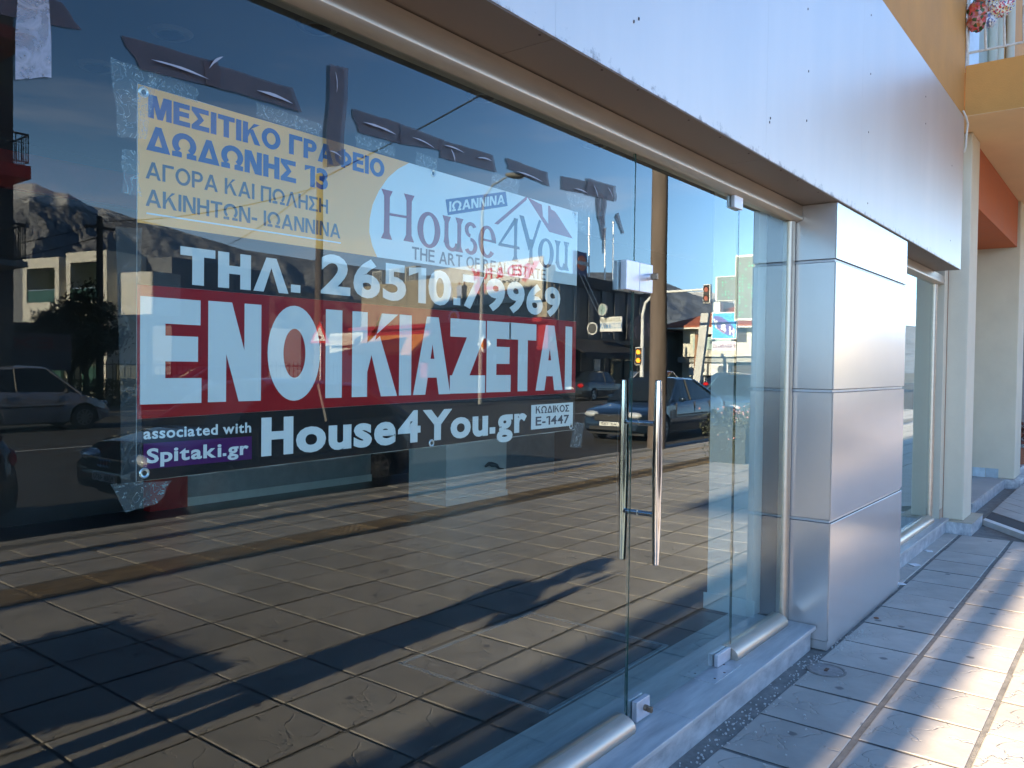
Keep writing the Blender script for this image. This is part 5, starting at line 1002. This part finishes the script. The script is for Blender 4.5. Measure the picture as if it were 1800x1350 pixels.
# traffic light with arm
WPM = mat('white_painted_steel', (.68, .68, .66), .45); AMB = mat('amber_lamp', (1.0, .28, .02), .3, emit=2.0)
tl = thing('traffic_light', 'white traffic light mast with long arm and two amber lamps lit low on the pole', 'traffic light', (34, -17.05, ZR), -90)
MB().tube([(0, 0, 0), (0, 0, 4.3)], [.10, .075], 12).build('mast', WPM, tl, False, smooth=True)
MB().tube([(0, 0, 4.2), (-.15, 0, 4.75), (-.5, 0, 5.05), (-1.1, 0, 5.22), (-3.2, 0, 5.26)], [.075, .07, .065, .06, .05], 10).build('arm', WPM, tl, False, smooth=True)
def head(x, z, lit, par):
    h = MB().box(x-.2, x+.2, -.12, .12, z-.42, z+.42).build('signal_head', WPM, par, False, bevel=.05); MB().box(x-.16, x+.16, -.135, -.121, z-.38, z+.38).build('face', TRIM, h, False, bevel=.01)
    for dz in (.19, -.19): MB().cyl((x, -.15, z+dz), (x, -.136, z+dz), .115, 16).build('lamp', AMB if lit else mat('dull_red_lamp', (.30, .08, .05), .4), h, False)
    for dz in (.19, -.19): MB().tube([(x+.13*math.cos(a_), -.2, z+dz+.13*math.sin(a_)) for a_ in [math.pi*q/8 for q in range(9)]], .015, 4).build('hood', TRIM, h, False)
head(-3.25, 5.05, False, tl); head(.12, 2.3, True, tl)
# street lamp and priority sign
lp = thing('street_lamp', 'tall pale street lamp with curved arm across the road, reflected over the white banner field', 'street lamp', (28.6, -22.4, 0), 20)
MB().tube([(0, 0, -.13), (0, 0, 4), (0, 0, 8.6), (.12, 0, 9.3), (.55, 0, 9.9), (1.25, 0, 10.35)], [.11, .095, .07, .06, .05, .045], 10).build('pole', mat('grey_lamp_pole', (.30, .30, .29), .5), lp, False, smooth=True)
MB().ball((1.7, 0, 10.48), .3, 8, (1.7, .7, .45)).build('lamp_head', mat('dusty_lamp_head', (.30, .28, .24), .5), lp, False, smooth=True)
pr = thing('priority_sign', 'yellow and white diamond priority sign on the street lamp pole', 'road sign', (28.55, -22.15, 2.6), -90)
MB().prism([(-.42, 0), (0, -.42), (.42, 0), (0, .42)], 'y', -.02, .02).build('plate', BW, pr, False); MB().prism([(-.25, 0), (0, -.25), (.25, 0), (0, .25)], 'y', -.028, -.0205).build('centre', mat('sign_orange', (.75, .28, .02), .4), pr, False)
wl = thing('utility_pole', 'dark wooden utility pole across the road with wires, reflected over the yellow field', 'utility pole', (18.9, -21.8, 0))
MB().tube([(0, 0, -.13), (0, 0, 4), (-.02, 0, 8.15)], [.17, .15, .11], 10).build('shaft', WOOD, wl, False, smooth=True); MB().ball((0, 0, 8.2), .17, 6).build('cap', BLACK, wl, False)
ws = thing('warning_sign', 'red rimmed triangular roundabout warning sign on its own thin post', 'road sign', (18.6, -21.3, 0), -100)
MB().cyl((0, 0, -.13), (0, 0, 3.1), .04, 8).build('post', STEEL, ws, False); MB().prism([(-.45, 2.35), (.45, 2.35), (0, 3.13)], 'y', -.06, -.04).build('plate', BRD, ws, False); MB().prism([(-.30, 2.43), (.30, 2.43), (0, 2.95)], 'y', -.066, -.0605).build('centre', BW, ws, False); MB().cyl((0, -.07, 2.55), (0, -.0665, 2.55), .07, 12).build('symbol', TRIM, ws, False)
def wire(label, a, b, sag, r=.012, m=None):
    a, b = Vector(a), Vector(b); n = 18
    o = MB().tube([a.lerp(b, i/n)-Vector((0, 0, 4*sag*(i/n)*(1-i/n))) for i in range(n+1)], r, 5).build('overhead_wire', m or BLACK); tag(o, label, 'wire', 'overhead wires across the street')
wire('thick twisted wire rising from the far utility pole towards the shop', (18.9, -21.8, 8.15), (14.3, -.3, 10.2), .12, .022); wire('wire running from the far utility pole down to the left', (18.9, -21.8, 8.15), (24.5, -37, 7.6), .3, .018)
wire('wire along the kerb from the near wooden pole', (14.6, -6.9, 8.86), (64, -8, 8.8), .8); wire('second wire along the kerb from the near wooden pole', (14.6, -5.3, 8.86), (64, -6.4, 8.8), .9)
for i, dx in enumerate((0, .5)): wire(('left' if i == 0 else 'right')+' thin stay cable sloping across the dark hall', (39.2+dx, -24.0, 6.9), (43.0+dx, -24.2, 3.6), .15, .02, STEEL)
# --- B: white modern house
b = thing('white_house', 'white modern house with two framed balconies behind dark trees', 'building', (19.5, -36, 0), -102)
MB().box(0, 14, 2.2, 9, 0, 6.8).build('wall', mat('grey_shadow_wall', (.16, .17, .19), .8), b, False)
for x0, x1, zt in ((1.75, 4.75, 6.9), (5.3, 8.2, 6.75)):
    fr_ = MB().box(x0, x1, -.1, 2.2, zt-.5, zt).box(x0, x0+.33, -.1, 2.2, 3.6, zt-.501).box(x1-.33, x1, -.1, 2.2, 3.6, zt-.501).box(x0+.331, x1-.331, -.1, 2.2, 3.6, 4.55)
    fo = fr_.build('balcony_frame', WHB, b, False)
    MB().box(x0+.34, x1-.34, -.05, -.03, 4.56, 5.15).build('glass_rail', WGLG, fo, False); MB().box(x0+.34, x1-.34, -.06, -.02, 5.151, 5.19).build('hand_rail', STEEL, fo, False)
    MB().box(x0+.5, x1-.5, 2.1, 2.19, 4.56, 6.5).build('glass_door', WGLG, fo, False)
    MB().box(x0+1.2, x0+1.6, 1.0, 1.2, zt-.53, zt-.503).build('ceiling_lamp', mat('small_lit_lamp', (.9, .8, .6), .5, emit=1.0), fo, False)
MB().box(1.75, 2.1, -.1, 2.2, 0, 3.59).build('column', WHB, b, False); MB().box(4.4, 4.75, -.1, 2.2, 0, 3.59).build('column', WHB, b, False); MB().box(8.55, 8.9, -.1, 2.2, 2.9, 3.59).build('column', WHB, b, False)
MB().box(1.9, 7.0, -.1, 2.19, 1.9, 2.4).build('ledge', WHB, b, False); MB().box(-.6, 1.89, .6, 2.2, 3.9, 5.9).build('side_bay', WHB, b, False); MB().box(4.951, 5.69, .4, 2.2, 3.3, 5.6).build('bay', WHB, b, False)
MB().box(2.11, 8.2, 1.2, 2.18, 0, 3.4).build('lower_wall', WHB, b, False); MB().box(2.6, 4.0, 1.17, 1.199, 1.9, 3.0).build('lower_window', WGLG, b, False); MB().box(5.6, 7.2, 1.17, 1.199, 1.9, 3.0).build('lower_window', WGLG, b, False)
MB().box(.2, 13, .4, .6, 0, 1.5).build('garden_wall', mat('olive_wall', (.10, .105, .085), .9), b, False)
for x in (2.9, 5.6): MB().box(x, x+1.2, .3, .399, .4, 1.4).build('gate_panel', WGLG, b, False)
rr = thing('tiled_shed', 'low roof of pale red ridged tiles right of the white house', 'shed', (24, -42, 0), -90)
MB().box(0, 10, .5, 6, 0, 2.9).build('wall', mat('yellow_render', (.55, .45, .2), .8), rr, False)
rtile = MB()
for i in range(24): rtile.tube([(.2+i*.42, 0, 2.95), (.2+i*.42, 3.5, 4.35)], .15, 6)
o = rtile.build('roof_tiles', TILE, rr, False); o['kind'] = 'stuff'
MB().prism([(0, 2.85), (3.5, 4.25), (3.5, 4.0), (0, 2.8)], 'x', 0, 10.1).build('roof_deck', TILE, rr, False)
w2 = thing('white_hall', 'plain white hall far behind the first banner letter', 'building', (48, -72, 0), -80); MB().box(0, 26, 0, 8, 0, 5.4).build('wall', WHB, w2, False); MB().box(0, 26, -.3, 0, 5.0, 5.45).build('roof_edge', GRW, w2, False)
for i in range(5): win(w2, 2+i*5, 4+i*5, 2.2, 3.8, g=WGL)
# --- A: dark block at left with balconies
a = thing('apartment_block', 'dark red and grey apartment block at the left edge with thin railed balconies', 'building', (10.07, -25, 0), 180)
MB().box(0, 14, 0, 10, 0, 14).build('wall', mat('dim_render', (.10, .09, .09), .9, 0, .1, 1), a, False)
for z in (6.9, 10.6): MB().box(.37, 12, -2.2, -.001, z-.35, z).build('balcony_slab', REDP, a, False)
MB().box(.3, 3, -1.8, -.001, 4.2, 4.35).build('balcony_slab', GRW, a, False)
def rails(z, x0, x1, yf, par, h=1.0):
    fr_ = MB().tube([(x0, 0, z+h), (x0, yf, z+h), (x1, yf, z+h)], .03, 5).tube([(x0, 0, z+.1), (x0, yf, z+.1), (x1, yf, z+.1)], .02, 5)
    ro = fr_.build('railing', BLACK, par, False)
    n = int((x1-x0)/.16); bm2 = MB()
    for i in range(n): bm2.box(x0+i*.16, x0+i*.16+.02, yf-.01, yf+.01, z+.1, z+h)
    for i in range(int(-yf/.16)): bm2.box(x0-.01, x0+.01, yf+i*.16, yf+i*.16+.02, z+.1, z+h)
    o_ = bm2.build('bars', BLACK, ro, False); o_['kind'] = 'stuff'
rails(6.9, .42, 12, -2.15, a, .85); rails(4.35, .35, 3, -1.75, a)
for x in (1.5, 5.5, 9.5):
    for z in (.8, 4.4, 7.3, 10.7): win(a, x, x+1.4, z, z+1.8, fr=GRW)
ex = thing('shop_sign_board', 'dim billboard with red EXALCO lettering at the left, behind the pearl grey car', 'billboard', (12.0, -27, 0), 180)
MB().box(-.6, 6, -.1, .1, 1.3, 2.5).build('board', mat('dim_grey_board', (.12, .12, .14), .7), ex, False); MB().box(-.6, 6, -.105, -.1005, 1.95, 2.45).build('band', mat('dim_pink_band', (.16, .10, .10), .7), ex, False)
text('board_lettering', 'EXALCO', mat('dim_red', (.25, .02, .02), .6), ex, .0, 4.2, 2.02, 2.38, -.108, .05, world=False)
for x in (0, 5.4): MB().box(x, x+.12, -.06, .06, 0, 1.299).build('post', TRIM, ex, False)
bk = thing('brick_kiosk', 'small brick kiosk with dark window at the left edge of the reflection', 'kiosk', (12.2, -31, 0), 180)
MB().box(-.8, 4, 0, 3, 0, 3.0).build('wall', mat('brick_red_wall', (.20, .06, .035), .9, 0, .3, 8), bk, False); MB().box(0, 3, -.02, -.001, 1.0, 2.5).build('window', DG2, bk, False); MB().box(-.8, 4, -.1, -.0011, 2.7, 3.0).build('lintel', TRIM, bk, False)
# --- trees
BARK = mat('dark_bark', (.05, .035, .025), .95, 0, .3, 10)
def tree(label, loc, h, r, leafm, nleaf=5000, ls=.09, dens=.75, seed=1, cat='tree', grp=None, trunk=.14):
    rnd = random.Random(seed); t = thing('broadleaf_tree', label, cat, loc, 0, grp); tr_ = MB(); tips = []
    tr_.tube([(0, 0, -.1), (.05, .02, h*.2), (0, -.03, h*.42)], [trunk, trunk*.8, trunk*.65], 8)
    for i in range(11):
        a_ = rnd.uniform(0, 6.28); z0 = h*rnd.uniform(.25, .45); q = Vector((math.cos(a_)*r*rnd.uniform(.4, .95), math.sin(a_)*r*rnd.uniform(.4, .95), h*rnd.uniform(.5, .93))); m1 = Vector((q.x*.4, q.y*.4, z0+(q.z-z0)*.55))
        tr_.tube([(0, 0, z0), m1, q], [trunk*.45, trunk*.28, .02], 5); tips += [q, m1.lerp(q, .6)]
        for j in range(3): e_ = q+Vector((rnd.uniform(-1, 1), rnd.uniform(-1, 1), rnd.uniform(-.4, .8)))*r*.4; tr_.tube([m1.lerp(q, .5+j*.15), e_], [.03, .01], 4); tips.append(e_)
    tr_.build('trunk', BARK, t, False)
    lf_ = MB()
    for i in range(nleaf):
        c_ = tips[int(rnd.random()*len(tips))]; p = c_+Vector((rnd.gauss(0, 1), rnd.gauss(0, 1), rnd.gauss(0, .8)))*r*.17; d = Vector((rnd.uniform(-1, 1), rnd.uniform(-1, 1), rnd.uniform(-1, 1))).normalized()*ls; e_ = d.cross(Vector((rnd.random(), rnd.random(), rnd.random()+.1))).normalized()*ls*.55
        lf_.quad(p-d, p-e_, p+d, p+e_)
    lf_.build('crown', leafm, t, False); return t
LD = mat('dark_leaf', (.022, .03, .016), .85, 0, .5, 3, col2=(.05, .06, .03)); LY = mat('yellow_leaf', (.10, .10, .03), .8, 0, .5, 3, col2=(.30, .24, .08))
tree('dark bushy street tree in front of the white house, left of the far pole', (15.4, -32, 0), 4.3, 1.5, LD, 9000, .09, seed=3)
tree('second dark street tree overlapping the white house', (13.9, -30, 0), 3.4, 1.1, LD, 6000, .09, seed=5)
tree('sunlit yellow green tree beside the tiled shed', (24.5, -41.5, 0), 4.2, 1.6, LY, 5000, .09, seed=8)
tree('dark tree in front of the far white hall', (42, -66, 0), 6, 2.2, LD, 4000, .13, seed=9)
tree('second dark tree in front of the far white hall', (39, -66, 0), 6.4, 1.6, LD, 4000, .13, seed=10)
p2 = thing('utility_pole', 'reddish wooden utility pole in front of the white house trees', 'utility pole', (15.9, -31.8, 0)); MB().tube([(0, 0, -.1), (0, 0, 7.4)], [.16, .12], 10).build('shaft', WOOD, p2, False); MB().box(-.6, .6, -.05, .05, 6.9, 7.0).build('crossarm', WOOD, p2, False)
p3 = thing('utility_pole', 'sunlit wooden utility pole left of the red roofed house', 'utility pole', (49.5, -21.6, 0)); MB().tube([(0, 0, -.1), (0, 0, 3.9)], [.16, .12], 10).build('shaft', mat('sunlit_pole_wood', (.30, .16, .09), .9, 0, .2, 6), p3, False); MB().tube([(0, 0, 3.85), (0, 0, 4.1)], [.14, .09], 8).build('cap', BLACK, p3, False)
wire('wire from the white house pole rising right', (15.9, -31.8, 7.2), (18.9, -21.8, 7.9), .3, .018); wire('wire from the white house pole to the left', (15.9, -31.8, 7.1), (9, -33, 5.2), .3, .018); wire('lower wire from the white house pole to the left', (15.9, -31.8, 6.6), (9, -33, 4.7), .3, .018)
fn = thing('iron_fence', 'dark iron bar fence along the far pavement by the trees', 'fence', (18, -29, 0)); MB().box(-6, 8, -.02, .02, 1.5, 1.55).box(-6, 8, -.02, .02, .2, .25).build('rail', BLACK, fn, False)
bar = None
for i in range(60):
    if bar is None: bar = MB().box(-.012, .012, -.012, .012, .0, 1.7).build('bar', BLACK, fn, False); bar.location = (-6, 0, 0)
    else: c = bar.copy(); C.objects.link(c); c.location = (-6+i*.235, 0, 0)
hb2 = thing('shrub_bed', 'dark green shrub bed behind the pearl grey car', 'shrubs', (14, -27.6, 0)); hm = MB(); 
for i in range(5000):
    p = Vector((random.uniform(-4, 6), random.uniform(-.6, .6), random.random()**.7*1.0)); d = Vector((random.uniform(-1, 1), random.uniform(-1, 1), random.uniform(-1, 1))).normalized()*.06; e_ = d.cross(Vector((.3, random.random(), .5))).normalized()*.04; hm.quad(p-d, p-e_, p+d, p+e_)
hm.build('foliage', mat('shrub_leaf', (.05, .06, .02), .8, 0, .5, 3), hb2, False)

# ================================================================== UPSTREAM (casts the shade on the pavement)
up = thing('upstream_shade_caster', 'unseen ochre wall, balcony and pillar added left of the shop to cast shade', 'building', (-16, 0, 0))
B('wall', OCH, up, -24, -14, .02, 6, 0, 10); B('balcony', OCH, up, -24, -14, -1.7, .01, 9.3, 12.5); B('shade_pillar', BEI, up, -13.2, -12.6, -.46, -.29, 0, 7)  # unseen masses added to shade the pavement and the neighbour's balcony end
pl_ = thing('shade_planter', 'unseen long concrete planter with a clipped hedge, added left of the photographer to cast shade', 'planter', (-2.15, -2.65, 0))  # unseen planter, added so its shadow darkens the near pavement
B('trough', KERBM, pl_, -3.4, -.9, -3.35, -1.95, 0, .45); hm = MB()
for i in range(6000):
    p = Vector((random.uniform(-1.18, 1.18), random.uniform(-.66, .66), .4+random.random()**.6*.62)); d = Vector((random.uniform(-1, 1), random.uniform(-1, 1), random.uniform(-1, 1))).normalized()*.03; e_ = d.cross(Vector((.3, random.random(), .5))).normalized()*.02; hm.quad(p-d, p-e_, p+d, p+e_)
hm.build('foliage', HG, pl_, False); MB().box(-1.16, 1.16, -.62, .62, .44, 1.0).build('twigs', mat('dark_twigs', (0,0,0)), pl_, False)
p2_ = copy_tree(pl_); p2_.location = (-2.35, -.52, 0); p2_.scale = (.9, .45, 1); tag(p2_, 'unseen narrower concrete planter with a clipped hedge, added against the shop window to cast shade', 'planter')  # second unseen planter, added for more shade close to the window
for q_ in (pl_, p2_): q_['group'] = 'unseen planters added for shade'
for i, (x, y, lb) in enumerate(((-6, -5.15, 'thin grey sign post at the kerb left of the photographer'), (-9, -3.85, 'second thin grey post on the pavement left of the photographer'))):
    t = thing('sign_post', lb, 'post', (x, y, 0)); MB().cyl((0, 0, 0), (0, 0, 7 if i else 5), .06 if i else .09, 10).build('shaft', STEEL, t, False); MB().ball((0, 0, 7 if i else 5), .08 if i else .1, 6).build('cap', BLACK, t, False)

# ================================================================== MOUNTAINS
def mountain(name, ridge, dist, depth, m, seed, base=-2):
    from mathutils import noise
    mb = MB(); na, nr = 420, 44; a0, a1 = ridge[0][0], ridge[-1][0]
    for i in range(na+1):
        az = a0+(a1-a0)*i/na; el = interp(ridge, az); hmax = math.tan(R(el))*dist
        for j in range(nr+1):
            t_ = j/nr; d = dist-depth*(1-t_); s_ = t_**1.15
            n1 = noise.fractal(Vector((az*.55+seed, t_*5, seed)), .8, 2.2, 7)*.07*(s_*(1-s_)*4+.04); rg_ = abs(math.sin(az*.8+seed+t_*3+noise.noise(Vector((az*.3, t_*2, 0)))*3))*.05*(1-s_)*s_*4
            z = hmax*(s_+n1-rg_*.7)
            mb.v.append((d*math.cos(R(az)), d*math.sin(R(az)), max(base, z)))
        mb.v.append(((dist+depth*.4)*math.cos(R(az)), (dist+depth*.4)*math.sin(R(az)), base))
    k = nr+2
    for i in range(na):
        for j in range(nr+1): q = i*k+j; mb.f.append((q, q+k, q+k+1, q+1))
    return tag(mb.build(name, m, smooth=True), kind='structure')
def rock(name, c1, c2, snow=None, vs=.006, bmp=9):
    m = mat(name, c1, .95, 0, .5, vs*7, col2=c2, bump=bmp, bs=.045)
    n = m.node_tree; b_ = n.nodes['Principled BSDF']; src = b_.inputs['Base Color'].links[0].from_socket
    if snow:
        g_ = n.nodes.new('ShaderNodeNewGeometry'); s_ = n.nodes.new('ShaderNodeSeparateXYZ'); n.links.new(g_.outputs['Position'], s_.inputs[0]); ns = n.nodes.new('ShaderNodeTexNoise'); ns.inputs['Scale'].default_value = .02; ns.inputs['Detail'].default_value = 10; ns.inputs['Roughness'].default_value = .7; n.links.new(g_.outputs['Position'], ns.inputs['Vector'])
        mr = n.nodes.new('ShaderNodeMapRange'); mr.inputs[1].default_value = snow[0]; mr.inputs[2].default_value = snow[1]; mr.inputs[3].default_value = -.25; mr.inputs[4].default_value = .25; n.links.new(s_.outputs['Z'], mr.inputs[0])
        ad = n.nodes.new('ShaderNodeMath'); ad.operation = 'ADD'; n.links.new(mr.outputs[0], ad.inputs[0]); n.links.new(ns.outputs[0], ad.inputs[1]); gt = n.nodes.new('ShaderNodeMapRange'); gt.inputs[1].default_value = .54; gt.inputs[2].default_value = .64; n.links.new(ad.outputs[0], gt.inputs[0])
        mm = n.nodes.new('ShaderNodeMix'); mm.data_type = 'RGBA'; mm.inputs['B'].default_value = (.55, .54, .52, 1); n.links.new(gt.outputs[0], mm.inputs['Factor']); n.links.new(src, mm.inputs['A']); n.links.new(mm.outputs['Result'], b_.inputs['Base Color'])
    return m
mountain('snowy_mountain', [(-100, 7), (-85, 9), (-75, 10.2), (-69.3, 10.3), (-68.2, 10.5), (-67, 10.1), (-66.3, 10.1), (-65.1, 9.5), (-64.1, 9.4), (-62.5, 9.0), (-60.5, 8.6), (-58.8, 8.2), (-56, 7.5), (-50, 6.9), (-44, 6.2), (-38, 6.5), (-35, 6.0)], 2600, 1500, rock('grey_rock', (.15, .155, .16), (.30, .30, .31), (310, 450)), 3.1)  # rock colour lightened and greyed to stand in for haze
mountain('dark_foothill', [(-100, 4.0), (-80, 5.0), (-72, 5.6), (-68, 5.2), (-64, 5.8), (-60, 5.0), (-55, 5.5), (-50, 4.6), (-42, 4.2), (-36, 3.6)], 1500, 900, rock('dark_forest_slope', (.045, .06, .065), (.10, .11, .11)), 7.7)
mountain('grey_hill', [(-40, 5.6), (-34, 6.2), (-32.3, 6.6), (-30.9, 6.6), (-28.8, 6.3), (-27.6, 6.1), (-26.4, 5.6), (-25.4, 5.1), (-23.5, 4.7), (-18, 3.6), (-8, 2.5), (5, 2)], 1700, 800, rock('hazy_blue_slope', (.15, .18, .22), (.20, .23, .27), bmp=3), 1.3)  # distance haze is put into the hill's blue-grey colour
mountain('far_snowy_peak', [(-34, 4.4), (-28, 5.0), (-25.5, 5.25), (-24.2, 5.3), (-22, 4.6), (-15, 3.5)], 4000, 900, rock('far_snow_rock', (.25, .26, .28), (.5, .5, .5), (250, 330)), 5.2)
